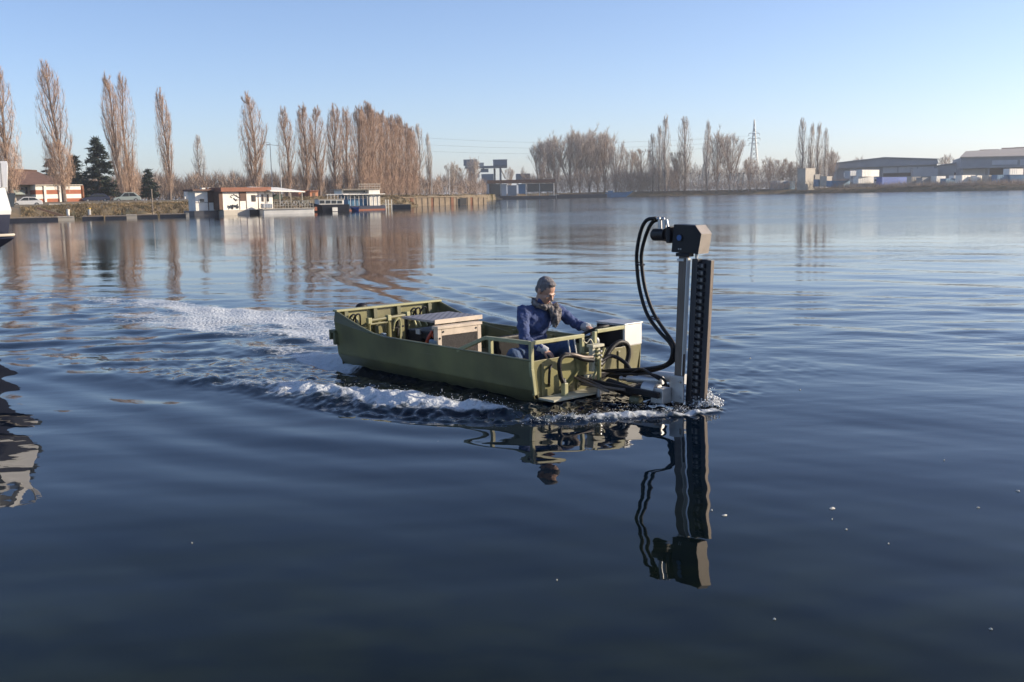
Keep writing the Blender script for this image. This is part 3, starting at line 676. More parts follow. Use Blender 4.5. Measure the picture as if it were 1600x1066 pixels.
# containers, lorries and stores in the yard
def container(name, m, px0, px1, py0, py1, D, label, cat, depth=2.5, ribs=True, group='containers and stores in the yard', base=GZ, extra=None):
    S = Site(name, (px0 + px1) / 2, D, label, cat, base, group, yaw=random.uniform(40, 62))
    b = S.box('body', m, px0, px1, py0, py1, 0, depth, bevel=.03)
    if ribs:
        n = max(3, int((px1 - px0) * S.k / .9)); rb = MB()
        for k in range(n):
            x = S.x(px0) + (k + .5) * (px1 - px0) * S.k / n; rb.box((x - .08, -.05, S.z(py1) + .12), (x + .08, -.002, S.z(py0) - .12))
        rb.build('ribs', m, b, kind='stuff')
        S.box('top_rail', m, px0, px1, py0 - .35, py0, -.04, depth + .04, b)
    return S
zb = lambda px, D, z: horizon(px) - (z - CAM_H) * FPX / D
container('shipping_container', WHITEW, 1347, 1372, 266.5, 276.5, 398, 'white container on top of the stack before the grey warehouse', 'container', base=GZ)
container('shipping_container', WHITEW, 1341, 1364, 277, 287, 397, 'white container at the bottom of the stack before the grey warehouse', 'container')
container('shipping_container', CLADL, 1328, 1345, 268, 279, 402, 'pale grey container left of the white stack', 'container')
container('tarpaulin_trailer', TARP, 1379, 1419, 277.5, 289.5, 392, 'long bright blue tarpaulin trailer before the grey warehouse', 'trailer')
S = Site('delivery_truck', 1368, 394, 'white truck cab parked left of the blue tarpaulin trailer', 'truck')
S.box('cab', WHITEW, 1365, 1375, 279, 289, 0, 2.2, bevel=.15); S.box('windscreen', GLASS, 1366, 1374, 280.5, 283.5, -.04, -.003)
for px in (1366.5, 1373.5): MB().cyl((S.x(px), -.05, .45), (S.x(px), .3, .45), .45, 12).build('wheel', TYRE, S.o)
container('pallet_stack', PBLUE, 1300, 1327, 283, 291.5, 403, 'row of blue crates right of the tall concrete block', 'crates')
container('pallet_stack', PBLUE, 1279, 1291, 281, 291.5, 408, 'blue and white crates just right of the concrete block', 'crates')
container('stone_block', PALEC, 1291.5, 1300, 276, 291, 405, 'upright cream block between the blue crates', 'block', 3, False)
container('sign_box', WHITEW, 1320, 1328, 270.5, 277, 408, 'small white box raised on a post left of the containers', 'sign', .6, False)
container('storage_tank', CLADL, 1214, 1231, 283, 296, 424, 'pale grey storage cabin on the far bank', 'cabin', 3.5); container('storage_tank', PBLUE, 1231.5, 1241, 284, 296, 424, 'small blue storage cabin beside the pale grey one', 'cabin', 3.5)
container('rubble_skip', PALEC, 1424, 1437, 277, 287, 386, 'pale skip right of the blue trailer', 'skip'); container('rubble_skip', GREYC, 1441, 1462, 278, 287, 384, 'long grey skip beside the pale heap', 'skip'); container('rubble_skip', WHITEW, 1463, 1476, 276, 286, 383, 'white skip right of the long grey one', 'skip')
container('covered_pile', WHITEW, 1503, 1522, 274.5, 286, 372, 'white sheeted pile before the dark warehouse', 'pile'); container('box_truck', WHITEW, 1526, 1538, 275, 286, 371, 'white box truck left of the tan block', 'truck')
container('stone_block', PALEC, 1544, 1556, 274, 288, 368, 'tan block stack before the dark warehouse gate', 'block', 3, False); container('shipping_container', PBLUE, 1558, 1576, 274, 286, 364, 'blue container before the dark warehouse gate', 'container')
container('box_truck', WHITEW, 1577, 1596, 264.5, 273.5, 366, 'white truck box standing high at the right edge', 'truck'); container('shipping_container', PBLUE, 1578, 1600, 274.5, 285, 364, 'blue container below the high white truck box', 'container')
container('pallet_stack', PBLUE, 1478, 1500, 279.5, 287, 380, 'low blue crates left of the white sheeted pile', 'crates'); container('van_body', WHITEW, 1490, 1500, 275, 279.3, 380, 'white van roof behind the low blue crates', 'van')
S = Site('concrete_tower', 1263, 412, 'tall cream concrete block standing on the far bank', 'block', yaw=58)
S.box('block_body', PALEC, 1256.5, 1271, 265, 297, -.5, 3.2, bevel=.06); S.box('cap', PALEC, 1256, 1271.5, 263.8, 264.95, -.65, 3.35)
container('stone_block', PALEC, 1273, 1280, 273, 294, 414, 'shorter cream block close behind the tall one', 'block', 3, False)
# leaning posts
gq = 'pale mooring posts on the far bank'
for (x0, y0, x1, y1, tx) in ((382, 545, 384, 655, 'upright post'), (452, 550, 432, 650, 'left-leaning thin post'), (478, 480, 468, 650, 'taller dark post'), (520, 540, 504, 655, 'pale leaning post'), (606, 540, 575, 650, 'strongly leaning post'), (684, 540, 675, 655, 'pale upright post'), (727, 545, 703, 650, 'leaning post'), (751, 545, 738, 655, 'slightly leaning post'), (784, 545, 773, 655, 'dark-topped post'), (842, 545, 822, 655, 'thick pale post'), (889, 570, 879, 650, 'short post')):
    xa, ya, xb, yb_ = 1000 + x0 * .206, 160 + y0 * .206, 1000 + x1 * .206, 160 + y1 * .206
    S = Site('mooring_post', xb, 424, '%s, %s from the left among the far bank posts' % (tx, ('first', 'second', 'third', 'fourth', 'fifth', 'sixth', 'seventh', 'eighth', 'ninth', 'tenth', 'eleventh')[[382, 452, 478, 520, 606, 684, 727, 751, 784, 842, 889].index(x0)]), 'post', base=1.4, group=gq)
    S.rod('shaft', PALEC, (xb, 298.5), (xa, ya), .23); S.rod('post_cap', DARKO, (xa, ya + .2), (xa, ya - .8), .26)
# pylon
S = Site('pylon', 1177, 500, 'lattice electricity pylon rising behind the far trees', 'pylon', yaw=12)
Hp = S.z(190); pw = lambda z: 2.6 * (1 - z / Hp) ** 1.15 + .12
legs = MB()
for sx in (-1, 1):
    for sy in (-1, 1): MB().tube([(sx * pw(z), sy * pw(z), z) for z in np.linspace(0, Hp, 9)], .13, 4).build('leg', GALV, S.o)
br = MB(); zz = np.linspace(0, Hp * .95, 15)
for z0, z1 in zip(zz[:-1], zz[1:]):
    for sx, sy, tx_, ty in ((-1, -1, 1, -1), (1, -1, 1, 1), (1, 1, -1, 1), (-1, 1, -1, -1)):
        br.bar((sx * pw(z0), sy * pw(z0), z0), (tx_ * pw(z1), ty * pw(z1), z1), .11); br.bar((tx_ * pw(z0), ty * pw(z0), z0), (sx * pw(z1), sy * pw(z1), z1), .11)
br.build('bracing', GALV, S.o, kind='stuff')
for z, l in ((Hp * .80, 2.6), (Hp * .73, 2.9), (Hp * .66, 2.4)):
    arm = MB().bar((-l, 0, z), (l, 0, z), .16).bar((-l, 0, z), (0, 0, z + 1.2), .1).bar((l, 0, z), (0, 0, z + 1.2), .1).build('cross_arm', GALV, S.o)
    for s in (-1, 1): MB().tube([(s * l, 0, z), (s * l, 0, z - 1.1)], .10, 6).build('insulator', GALV, arm)
PYL = far(1177, 500, GZ)
for k, (dz, tx) in enumerate(((25.5, 'uppermost'), (23.2, 'middle'), (21, 'lowest'))):
    a = PYL + np.array([-2, 0, dz]); b = far(560 - 20 * k, 520, 34 - 3 * k); pts = [a + (b - a) * t + np.array([0, 0, -7 * 4 * t * (1 - t) * .6]) for t in np.linspace(0, 1, 14)]
    tag(MB().tube(pts, .035, 4).build('power_line', GALV), '%s thin wire hanging left from the pylon across the sky' % tx, 'wire', 'wires on the pylon')

# ------------------------------------------------------------------ gantry, rusty pavilion, barges
S = Site('gantry_tower', 760, 455, 'grey concrete gantry with two box cabins on its top beam', 'gantry')
S.box('pier', GREYC, 733, 744, 263, None, 0, 4, bevel=.1); S.box('pier', GREYC, 781, 784, 263, None, 0, 3); S.box('pier', GREYC, 772, 775, 264, None, 4, 6)
S.box('beam', GREYC, 728, 793, 260.5, 264, -.5, 4.5, bevel=.05)
for a, b in ((726, 747), (771.5, 793)):
    c = S.box('cabin', CLAD, a, b, 251.5, 260.2, -.9, 5, bevel=.06); S.box('cabin_roof', CLADL, a - .5, b + .5, 250.8, 251.4, -1.1, 5.2, c)
S.box('machine_box', CLAD, 752, 764, 265, 270, .5, 3.5); S.box('machine_box', WHITEW, 744.5, 750, 273, 278, .3, 3.5); S.box('machine_house', CLAD, 753, 771.5, 273, None, -3, -1, bevel=.05)
m_ = S.box('ladder_cage', GALV, 750, 757, 255.5, 260.3, 1, 2); S.rod('aerial', GALV, (749, 260), (749, 245), .06, y=1.5); S.rod('strut', GREYC, (745, 275), (757, 264), .3, y=1.0); S.rod('strut', GREYC, (790, 280), (783, 265), .3, y=1.0)
S.box('side_cabin', CLAD, 806, 828, 272.5, 281.5, -3, 1, bevel=.05); S.rod('cabin_leg', GREYC, (809, 290), (809, 281.8), .25, y=-1); S.rod('cabin_leg', GREYC, (825, 290), (825, 281.8), .25, y=-1)
S = Site('floating_pavilion', 812, 388, 'floating steel pavilion with a rusty roof beam and glass walls', 'pavilion', base=0.0)
S.box('pontoon', DARKH, 769, 868, 306.5, 313, 0, 8, bevel=.1); S.box('roof_beam', RUST, 762, 867, 281.5, 286.5, -.6, 8.6)
for px in (763, 783, 808, 822, 843, 865): S.rod('column', GALV, (px, 306), (px, 286.6), .16, y=.2)
S.box('glass_wall', GLASS, 765, 782, 288, 306, .5, .6); S.box('white_panel', CLADL, 784, 792, 288, 306, .4, .6); S.box('grey_panel', CLAD, 793, 807, 290, 306, .45, .6); S.box('blue_panel', PBLUE, 810, 821, 288, 303, .4, .6); S.box('glass_wall', GLASS, 824, 864, 287.5, 300, .5, .58)
rl = MB()
for k in range(12): x = S.x(823 + k * 3.8); rl.bar((x, .1, S.z(306.4)), (x, .1, S.z(300.5)), .07)
rl.bar((S.x(822), .1, S.z(300.5)), (S.x(866), .1, S.z(300.5)), .09); rl.build('railing', GALV, S.o, kind='stuff')
S = Site('moored_barge', 905, 400, 'long low dark barge with a tan end on the far shore', 'barge', base=0.0)
S.box('hull', DARKH, 870, 948, 304, 310.5, 0, 5, bevel=.2); S.box('deck_house', PALEC, 858, 873.5, 304, 311, .1, 4, bevel=.05); S.box('hull', RUST, 820, 857.5, 305.5, 311.5, .1, 4.5, bevel=.15); S.box('coaming', BROWNW, 876, 940, 302.8, 303.9, .6, 4.4)
S = Site('blue_barge', 967, 402, 'faded light blue open barge at the far shore', 'barge', base=0.0)
a, b = S.x(946), S.x(989); z1, z2 = S.z(301.5), S.z(300)
MB().prism([(a + .2, -.2), (b - 3.0, -.2), (b, z2), (b - 3, z1), (a, z1)], 1, 0, 4.5).build('hull', PBLUE, S.o, bevel=.08)
MB().prism([(a, z1 + .01), (b - 3, z1 + .01), (b + .1, z2 + .01), (b, z2 + .2), (b - 3, z1 + .2), (a, z1 + .2)], 1, -.08, 4.58).build('gunwale_rim', PBLUE, S.o); S.box('cabin', PBLUE, 950, 958, 298.5, 301.0, 1, 3.5)
# quay wall of steel sheet piles
S = Site('quay_wall', 690, 196, 'tan sheet-pile quay wall in front of the dense poplar row', 'wall', base=0.0, yaw=34)
for k in range(34):
    px = 612 + k * 4.4; y = (.0 if k % 2 else .09) 
    if px > 760: break
    S.box('sheet_pile', QUAY if k % 7 else RUST, px, px + 4.35, 308.5, 330, y, y + .22)
S.box('capping_beam', QUAY, 610, 762, 306.8, 308.4, -.15, .75); S.box('gate', DARKO, 717, 728, 309.5, 320, -.22, -.16)
S = Site('navigation_board', 766, 360, 'yellow board at the corner of the quay', 'sign', base=0.0)
S.box('board', YELL, 762, 770, 303.5, 314.5, 0, .3); S.box('board_frame', DARKH, 761.4, 770.6, 302.8, 303.4, -.05, .35)

# ------------------------------------------------------------------ left bank
S = Site('striped_building', 92, 168, 'low building with red and white striped walls and a brown hipped roof', 'house', yaw=24)
for k in range(4): S.box('wall_band', WHITEW if k % 2 == 0 else BRICK, 60, 124, 290.7 + k * 6.6, 290.7 + (k + 1) * 6.6 - .05, 0, 7)
S.box('flat_roof', PALEC, 59, 126, 289.2, 290.6, -.3, 7.3); S.box('corner_post', RUST, 129, 131, 290, 317, .6, 1.2); S.box('roof_box', WHITEW, 105, 112, 286.5, 289.1, 1, 2)
for px in (71, 92): S.box('pilaster', WHITEW, px, px + 3, 290.8, 317, -.18, -.01)
S.box('side_wall', PALEC, 33, 59.5, 290, 318, 2, 9); S.box('window', GLASS, 36, 56, 293, 303, 1.9, 1.99); aw = MB(); aw.prism([(1.0, S.z(303.5)), (2.0 - .02, S.z(296)), (1.98, S.z(303.5))], 0, S.x(36), S.x(50)); aw.build('awning', CARG, S.o)
a, b, c, d = S.x(20), S.x(112), S.x(44), S.x(88)
ze, zr_ = S.z(289), S.z(264.5)
rf = MB().add([(a, .5, ze), (b, .5, ze), (b, 13, ze), (a, 13, ze), (c, 6.5, zr_), (d, 6.5, zr_ - .3)], [(0, 1, 5, 4), (1, 2, 5), (2, 3, 4, 5), (3, 0, 4), (0, 3, 2, 1)]).build('roof', BROWNR, S.o)
MB().tube([(a + .3, .4, ze + .1), (c, 6.45, zr_ + .1)], .14, 6).tube([(c, 6.5, zr_ + .1), (d, 6.5, zr_ - .2)], .14, 6).build('roof_ridge', BROWNW, rf)
# cars
def car(px, D, py, m, label, length=4.3, h=1.46, hatch=True, cat='car', flip=1):
    p = far(px, D, py=py); r = tag(empty('parked_car', p, -math.atan2(p[0], p[1]) + (0 if flip > 0 else math.pi)), label, cat, 'cars parked on the left bank')
    L = length / 2; w_ = .85
    prof = [(-L, .32), (-L + .05, .62), (-L + .25, .78), (-L + 1.05, .90), (L - .15, .93), (L, .70), (L - .02, .32)]
    MB().prism(prof, 1, -w_, w_).build('body', m, r, bevel=.06)
    g = [(-L + 1.05, .905), (-L + 1.75, h - .04), (-L + 2.3, h), (L - .95, h - .04), (L - .20, .935)]
    cab = MB().prism(g, 1, -w_ + .12, w_ - .12).build('cabin', m, r, bevel=.05)
    for s in (-1, 1):
        y = s * (w_ - .118); MB().prism([(-L + 1.35, .95), (-L + 1.85, h - .12), (-L + 2.45, h - .10), (-L + 2.45, .95)], 1, y, y + s * .01).build('window', GLASS, cab)
        MB().prism([(-L + 2.53, .95), (-L + 2.53, h - .10), (L - 1.05, h - .13), (L - .55, .97)], 1, y, y + s * .01).build('window', GLASS, cab)
        for x in (-L + .82, L - .80):
            wq = MB().cyl((x, s * (w_ - .18), .31), (x, s * (w_ + .02), .31), .31, 18).build('wheel', TYRE, r); MB().cyl((x, s * (w_ + .021), .31), (x, s * (w_ + .03), .31), .19, 14).build('rim', GALV, wq)
        MB().box((-L - .01, s * .5 - .15, .62), (-L + .06, s * .5 + .15, .72)).build('headlight', CARW, r); MB().box((L - .05, s * .6 - .12, .68), (L + .015, s * .6 + .12, .80)).build('tail_lamp', LAMPR, r)
    MB().prism([(-L + 1.02, .90), (-L + 1.06, .935), (-L + 1.76, h - .06), (-L + 1.72, h - .05)], 1, -.62, .62).build('windscreen', GLASS, cab)
car(42, 152, 323.5, CARW, 'white hatchback parked at the left edge in front of the brown-roofed building')
car(151, 172, 316.5, CARB, 'dark blue car parked behind the guard rail'); car(199, 172, 316, CARG, 'pale green car parked behind the guard rail', h=1.6)
# guard rail
S = Site('guard_rail', 196, 148, 'pale two-beam guard rail along the left bank above the jetties', 'guard rail')
for py in (316.8, 320.2):
    MB().box((S.x(87), -.03, S.z(py + 1.6)), (S.x(306), .03, S.z(py - .4))).build('beam', WHITEW, S.o)
for k in range(9):
    px = 88 + k * 27; MB().box((S.x(px) - .07, .031, -.4), (S.x(px) + .07, .16, S.z(315.8))).build('post', PALEC, S.o)
# jetties
gj = 'floating jetties at the left bank'
def jetty(px0, px1, py0, py1, D, label, mtop=PLANKM, depth=2.4, side=DARKH):
    S = Site('floating_jetty', (px0 + px1) / 2, D, label, 'jetty', 0.0, gj); top = S.z(py0 + 1.2)
    S_ = MB().box((S.x(px0), .05, -.3), (S.x(px1), depth, top - .10)).build('float', side, S.o)
    n = max(3, int((px1 - px0) * S.k / .5)); w_ = (px1 - px0) * S.k / n; x = S.x(px0)
    pm = MB().box((0, 0, 0), (w_ - .03, depth + .05, .09)).mesh('plank', mtop)
    for k in range(n):
        o = link('plank', pm, S.o); o.location = (x + k * w_, 0, top - .098 + random.uniform(0, .012))
    return S
jetty(15, 84, 338, 346.5, 104, 'long dark floating jetty at the left edge'); jetty(86, 112, 337, 346, 106, 'short pale jetty end right of the longest jetty', PALEC, side=PALEC)
jetty(127, 158, 336, 342.5, 110, 'dark jetty float below the guard rail, left of the yellow-lidded post'); jetty(163, 194, 335.5, 342, 110, 'dark jetty float left of the pale concrete float'); jetty(195, 211, 334, 341.5, 111, 'pale concrete jetty float below the pale green car', PALEC, side=PALEC)
jetty(212, 243, 333.5, 340, 113, 'dark jetty float right of the pale concrete float'); jetty(249, 288, 332.5, 339.5, 115, 'dark jetty beside the brown houseboat'); jetty(288.5, 293.5, 331.5, 340, 115, 'narrow pale jetty end beside the brown houseboat', PALEC, side=PALEC)
for (px, t, b, m, tx) in ((104, 327, 337, WHITEW, 'white mooring bollard on the pale jetty end'), (137.5, 325, 335.5, YELL, 'yellow-lidded post on the bank above the dark jetty'), (237, 296, 335, PLANKM, 'tall thin mooring pole beside the pale green car')):
    S = Site('mooring_bollard', px, 112, tx, 'bollard', 0.0); S.rod('shaft', m if m is not YELL else GALV, (px, b), (px, t + 2), .16 if px != 237 else .07, n=10); S.rod('bollard_cap', m, (px, t + 2.0), (px, t), .19 if px != 237 else .09, n=10)
S = Site('gangway', 75, 116, 'brown wooden gangway sloping from the bank to the jetty', 'gangway', 0.0)
for py in (0, 3.5): MB().bar((S.x(58), py * .35, S.z(325, 58)), (S.x(95), py * .35, S.z(338, 95)), .12, .22).build('side_beam', BROWNW, S.o)
g0 = np.array((S.x(58), 0, S.z(324.6, 58))); g1 = np.array((S.x(95), 0, S.z(337.6, 95)))
for k in range(14):
    q = g0 + (g1 - g0) * (k + .5) / 14; MB().box((q[0] - .07, -.06, q[2] + .1), (q[0] + .07, 1.28, q[2] + .14)).build('tread', PLANKM, S.o)

# houseboats
S = Site('houseboat', 327, 122, 'small houseboat with white panels and dark brown boards under a flat roof', 'houseboat', 0.0, yaw=24)
S.box('pontoon', DARKH, 301, 350, 329, 339, -.3, 2.6, bevel=.08)
S.box('wall', WHITEW, 306, 325.5, 299, 329, 0, 2); S.box('wall', BROWNW, 325.6, 339.5, 299, 316.5, 0, 2); S.box('lower_panel', WHITEW, 325.6, 339.5, 316.6, 329, .02, 2); S.box('corner_board', BROWNW, 339.6, 344.5, 297.5, 329, -.1, 2.1)
w1 = S.box('window', WHITEW, 311, 319.5, 310, 316.5, -.06, -.004); S.box('pane', GLASS, 312, 318.5, 311, 315.6, -.08, -.061, w1)
S.box('roof', BROWNR, 301, 346, 296.3, 298.8, -.4, 2.5); S.box('roof_vent', WHITEW, 322, 327, 293.8, 296.2, 1, 1.6); S.box('roof_vent', WHITEW, 331.5, 334.5, 293.5, 296.2, 1, 1.6); S.box('door_board', WHITEW, 294, 299, 300, 311, .6, .8)
S.box('seam', BROWNW, 324.2, 325.3, 299.2, 328.8, -.05, -.003); S.box('seam', DARKH, 306, 339, 316.2, 316.8, -.05, -.004)
S = Site('houseboat', 400, 125, 'long white houseboat with a terracotta roof, dark wall art and an awning', 'houseboat', 0.0, yaw=32)
S.box('pontoon', PALEC, 350, 388, 327.5, 338, -.2, 3, bevel=.05); S.box('pontoon', DARKH, 388.2, 412, 327.5, 337, -.1, 3)
S.box('wall', WHITEW, 351, 425, 300, 327.4, 0, 2.6); S.box('roof', TERRA, 346, 420, 293.5, 299.8, -.5, 3); S.box('end_board', BROWNW, 345.5, 350.8, 299.9, 327, -.05, 2.4); S.box('brown_panel', BROWNW, 376, 384.5, 300.5, 314, -.05, -.004)
for (a, b, t, q) in ((393, 399, 305, 315), (408, 411, 304, 315), (416, 419, 304, 315)):
    w1 = S.box('window', BROWNW, a, b, t, q, -.06, -.004); S.box('pane', GLASS, a + .7, b - .7, t + .7, q - .7, -.08, -.061, w1)
for px in (375, 385, 403, 413.5): S.box('batten', BROWNW, px - .3, px + .3, 300.2, 327, -.045, -.003)
rgm = random.Random(3); art = MB()
for k in range(9):
    cx, cz = rgm.uniform(360, 373), rgm.uniform(304, 312); pts = [(S.x(cx + 3 * math.cos(t) * rgm.uniform(.2, 1)), -.02, S.z(cz + 3 * math.sin(t * 1.7) * rgm.uniform(.2, 1))) for t in (0, 1.2, 2.5, 3.6)]
    art.tube(pts, .035, 4)
art.build('wall_art', DARKH, S.o); ar2 = MB()
for k in range(14):
    cx = 358 + k * 1.15; ar2.bar((S.x(cx), -.02, S.z(318 + rgm.uniform(0, 3))), (S.x(cx + rgm.uniform(-1, 2)), -.02, S.z(325 + rgm.uniform(-2, 1))), .12, .03)
ar2.build('wall_art', DARKH, S.o)
aw = MB().hexa([(S.x(414), -1.2, S.z(300)), (S.x(468), -1.2, S.z(302)), (S.x(462), 4, S.z(295)), (S.x(414), 4, S.z(293))], [(S.x(414), -1.2, S.z(298.5)), (S.x(468), -1.2, S.z(300.5)), (S.x(462), 4, S.z(293)), (S.x(414), 4, S.z(291.5))]).build('awning', WHITEW, S.o)
for px in (429, 446, 464): S.rod('awning_post', PALEC, (px, 318), (px, 301.5), .06, y=-1.0)
S.box('shade_screen', DARKO, 430, 444, 304, 318, 3, 3.1); S.box('hanging_plant', NEEDLE, 446, 460, 303.5, 311, 2.8, 3.2)
S = Site('deck_pontoon', 450, 124, 'pale floating deck with a wire fence beside the white houseboat', 'pontoon', 0.0, yaw=12)
S.box('hull', WHITEW, 412, 489, 327, 338, 0, 3.8, bevel=.06); S.box('rubbing_strake', PALEC, 411, 490, 325.3, 326.9, -.1, 3.9); S.box('store_box', WHITEW, 412.5, 427, 318, 325.2, .4, 2, bevel=.1)
for k in range(15):
    px = 429 + k * 4.2; S.rod('fence_post', PALEC, (px, 325.4), (px, 314.5), .035, y=.1, n=5)
for py in (314.5, 318, 321.5): S.rod('fence_wire', PALEC, (428, py), (489, py - .8), .018, y=.1, n=4)
# bicycles leaning on the deck fence
for px, tx in ((443, 'bicycle leaning on the deck fence, left one'), (462, 'bicycle leaning on the deck fence, middle one'), (476, 'bicycle leaning on the deck fence, right one')):
    B = Site('bicycle', px, 124.6, tx, 'bicycle', 0.0, 'bicycles on the floating deck'); zz_ = B.z(325.2)
    fm = MB(); 
    for a, b in (((-.5, .33), (-.1, .33)), ((-.1, .33), (-.25, .85)), ((-.25, .85), (.35, .85)), ((.35, .85), (-.1, .33)), ((-.5, .33), (-.25, .85)), ((.35, .95), (.52, .33))): fm.bar((a[0], 1, zz_ + a[1]), (b[0], 1, zz_ + b[1]), .05)
    fm.build('frame', WHITEW, B.o)
    for x in (-.5, .52):
        w_ = MB().torus((x, 1, zz_ + .34), .32, .03, (0, 1, 0), 16, 5).build('wheel', TYRE, B.o)
    MB().box((-.36, .95, zz_ + .88), (-.16, 1.05, zz_ + .94)).build('saddle', TYRE, B.o); MB().bar((.35, .75, zz_ + .99), (.35, 1.25, zz_ + .99), .04).build('handlebar', GALV, B.o)
# cabin cruiser and two-deck boat
S = Site('cabin_cruiser', 512, 136, 'dark-hulled cabin cruiser with a low white cabin', 'boat', 0.0, yaw=18)
a, b = S.x(488), S.x(545); zt = S.z(320)
MB().add([(a - .2, 1.2, zt + .35), (a + 1.2, 0, zt), (b, 0, zt), (b, 2.6, zt), (a + 1.2, 2.6, zt), (a + .5, 1.3, -.3), (a + 1.6, .4, -.3), (b, .3, -.3), (b, 2.3, -.3), (a + 1.6, 2.2, -.3)], [(0, 4, 3, 2, 1), (0, 1, 6, 5), (1, 2, 7, 6), (2, 3, 8, 7), (3, 4, 9, 8), (4, 0, 5, 9), (5, 6, 7, 8, 9)]).build('hull', DARKH, S.o)
cb = S.box('cabin', WHITEW, 499, 538, 312, 319.9, .4, 2.2, bevel=.08)
for k in range(4): S.box('window', GLASS, 501 + k * 9, 508 + k * 9, 313.5, 318, .36, .397, cb)
S.box('cabin_roof', PALEC, 498, 539, 311, 311.9, .3, 2.3, cb); S.box('red_fender', BRICK, 491, 495, 323, 329, -.05, .15); S.box('white_fender', WHITEW, 518, 526, 324, 330, -.08, .1)
S = Site('house_barge', 568, 146, 'two-deck white and blue house barge with a railed roof terrace', 'boat', 0.0, yaw=26)
S.box('hull', DBLUE, 540, 602, 321.5, 328.5, 0, 4.2, bevel=.12); S.box('red_waterline', BRICK, 545, 601, 326.5, 328.6, -.03, 4.23)
S.box('upper_deck', WHITEW, 536, 600, 303.2, 304.4, -.3, 4.4); S.box('blue_wall', PBLUE, 548, 577, 304.5, 321.4, .8, 3.8); S.box('white_cabin', WHITEW, 577.2, 594.5, 296.5, 321.4, .2, 4, bevel=.04)
for k in range(3): w1 = S.box('window', WHITEW, 550 + k * 9, 557.5 + k * 9, 305.5, 311, .74, .797); S.box('pane', GLASS, 551 + k * 9, 556.5 + k * 9, 306.2, 310.4, .72, .739, w1)
S.box('wheelhouse', WHITEW, 540, 576.8, 297, 303.1, 1, 3.6); S.box('wheelhouse_glass', GLASS, 542, 575, 298, 301.5, .95, .997); S.box('terrace', PALEC, 536, 596, 295.6, 296.3, .0, 4.1)
for k in range(9): S.rod('rail_post', PALEC, (562 + k * 4, 295.5), (562 + k * 4, 288.5), .04, y=.1, n=5)
for k in range(7): S.rod('rail_post', WHITEW, (514 + k * 5, 312), (514 + k * 5, 304.5), .035, y=.0, n=5)
S.rod('hand_rail', PALEC, (561, 288.5), (595, 288), .045, y=.1, n=5); S.rod('hand_rail', WHITEW, (512, 304.3), (546, 303.8), .04, y=0, n=5); S.rod('hand_rail', PALEC, (561, 292), (595, 291.5), .03, y=.1, n=5)
for k in range(8): S.rod('deck_stanchion', WHITEW, (548 + k * 6.4, 321.3), (548 + k * 6.4, 304.6), .045, y=.05, n=5)
S.box('gangplank', PALEC, 600, 614, 318.5, 320, .5, 1.4)
for px in (603, 607, 612): S.rod('mooring_pole', WHITEW, (px, 328), (px, 312), .07, y=.2)
S = Site('rowing_boat', 553, 138, 'small bright blue rowing boat beside the two-deck barge', 'boat', 0.0)
a, b = S.x(546), S.x(560)
MB().add([(a, .6, .62), (a + .3, 0, .5), (b, 0, .5), (b, 1.2, .5), (a + .3, 1.2, .5), (a + .3, .6, -.1), (b - .05, .25, -.1), (b - .05, .95, -.1)], [(0, 1, 5), (1, 2, 6, 5), (2, 3, 7, 6), (3, 4, 5, 7), (4, 0, 5), (5, 6, 7)]).build('hull', TARP, S.o); MB().box((a + .5, .05, .42), (a + .75, 1.15, .47)).build('thwart', PLANKM, S.o)
jetty(612, 641, 318, 326.5, 160, 'dark low jetty right of the two-deck barge')
for (a, b, tx) in ((467, 482, 'orange shed left of the gap behind the cabin cruiser'), (484.5, 497, 'orange shed right of the gap behind the cabin cruiser')):
    S = Site('garden_shed', (a + b) / 2, 178, tx, 'shed', group='orange sheds on the left bank', yaw=28); S.box('wall', ORSH, a, b, 299.5, None, 0, 3); S.box('roof', TERRA, a - .6, b + .6, 298, 299.4, -.3, 3.3); S.box('door', BROWNW, a + 4, a + 8, 301.5, None, -.06, -.004)
# lamps
def lamp(px, top, D, label, arm=1.4, base=GZ):
    S = Site('street_lamp', px, D, label, 'street lamp', base, 'street lamps on the left bank'); h = S.z(top)
    MB().tube([(0, 0, -.3), (0, 0, h)], [.10, .06], 8).build('pole', GALV, S.o)
    if arm: MB().bar((0, 0, h), (-arm, 0, h + .15), .07).build('arm', GALV, S.o); MB().box((-arm - .55, -.14, h + .08), (-arm, .14, h + .22)).build('lamp_head', GALV, S.o, bevel=.03)
lamp(440, 230, 165, 'tall street lamp rising behind the awning of the white houseboat'); lamp(702, 273, 218, 'pale bare post on the quay right of the poplar row', 0); lamp(675, 262, 222, 'thin dark pole at the foot of the last poplar', 0); lamp(12, 199, 150, 'street lamp at the far left before the two-stemmed poplar', 1.2); lamp(426, 226, 215, 'more distant street lamp beside the broad poplar', .9)

# ------------------------------------------------------------------ the boat moored at the left edge
mb_ = empty('motor_cruiser', (0, 0, 0)); 
D = 14.0
def lp(px, py, dd=D): return far(px, dd, py=py)
xe = lp(13, 300)[0]
mb_.location = (xe, D, 0); tag(mb_, 'white motor cruiser with a navy hull cut off by the left edge', 'boat')
def hull_ring(z, tip, w_):   # outline at height z: tip x offset, half width
    return [(tip, 0, z), (tip - .5, -w_ * .35, z), (tip - 1.4, -w_ * .75, z), (tip - 3.2, -w_, z), (-8.5, -w_ * .95, z), (-8.5, w_ * .95, z), (tip - 3.2, w_, z), (tip - 1.4, w_ * .75, z), (tip - .5, w_ * .35, z)]
rings = [hull_ring(-.3, -.42, 1.0), hull_ring(.3, -.36, 1.25), hull_ring(.8, -.28, 1.4), hull_ring(1.22, -.17, 1.5), hull_ring(1.34, .03, 1.56), hull_ring(1.40, -.05, 1.56), hull_ring(1.66, .0, 1.65)]
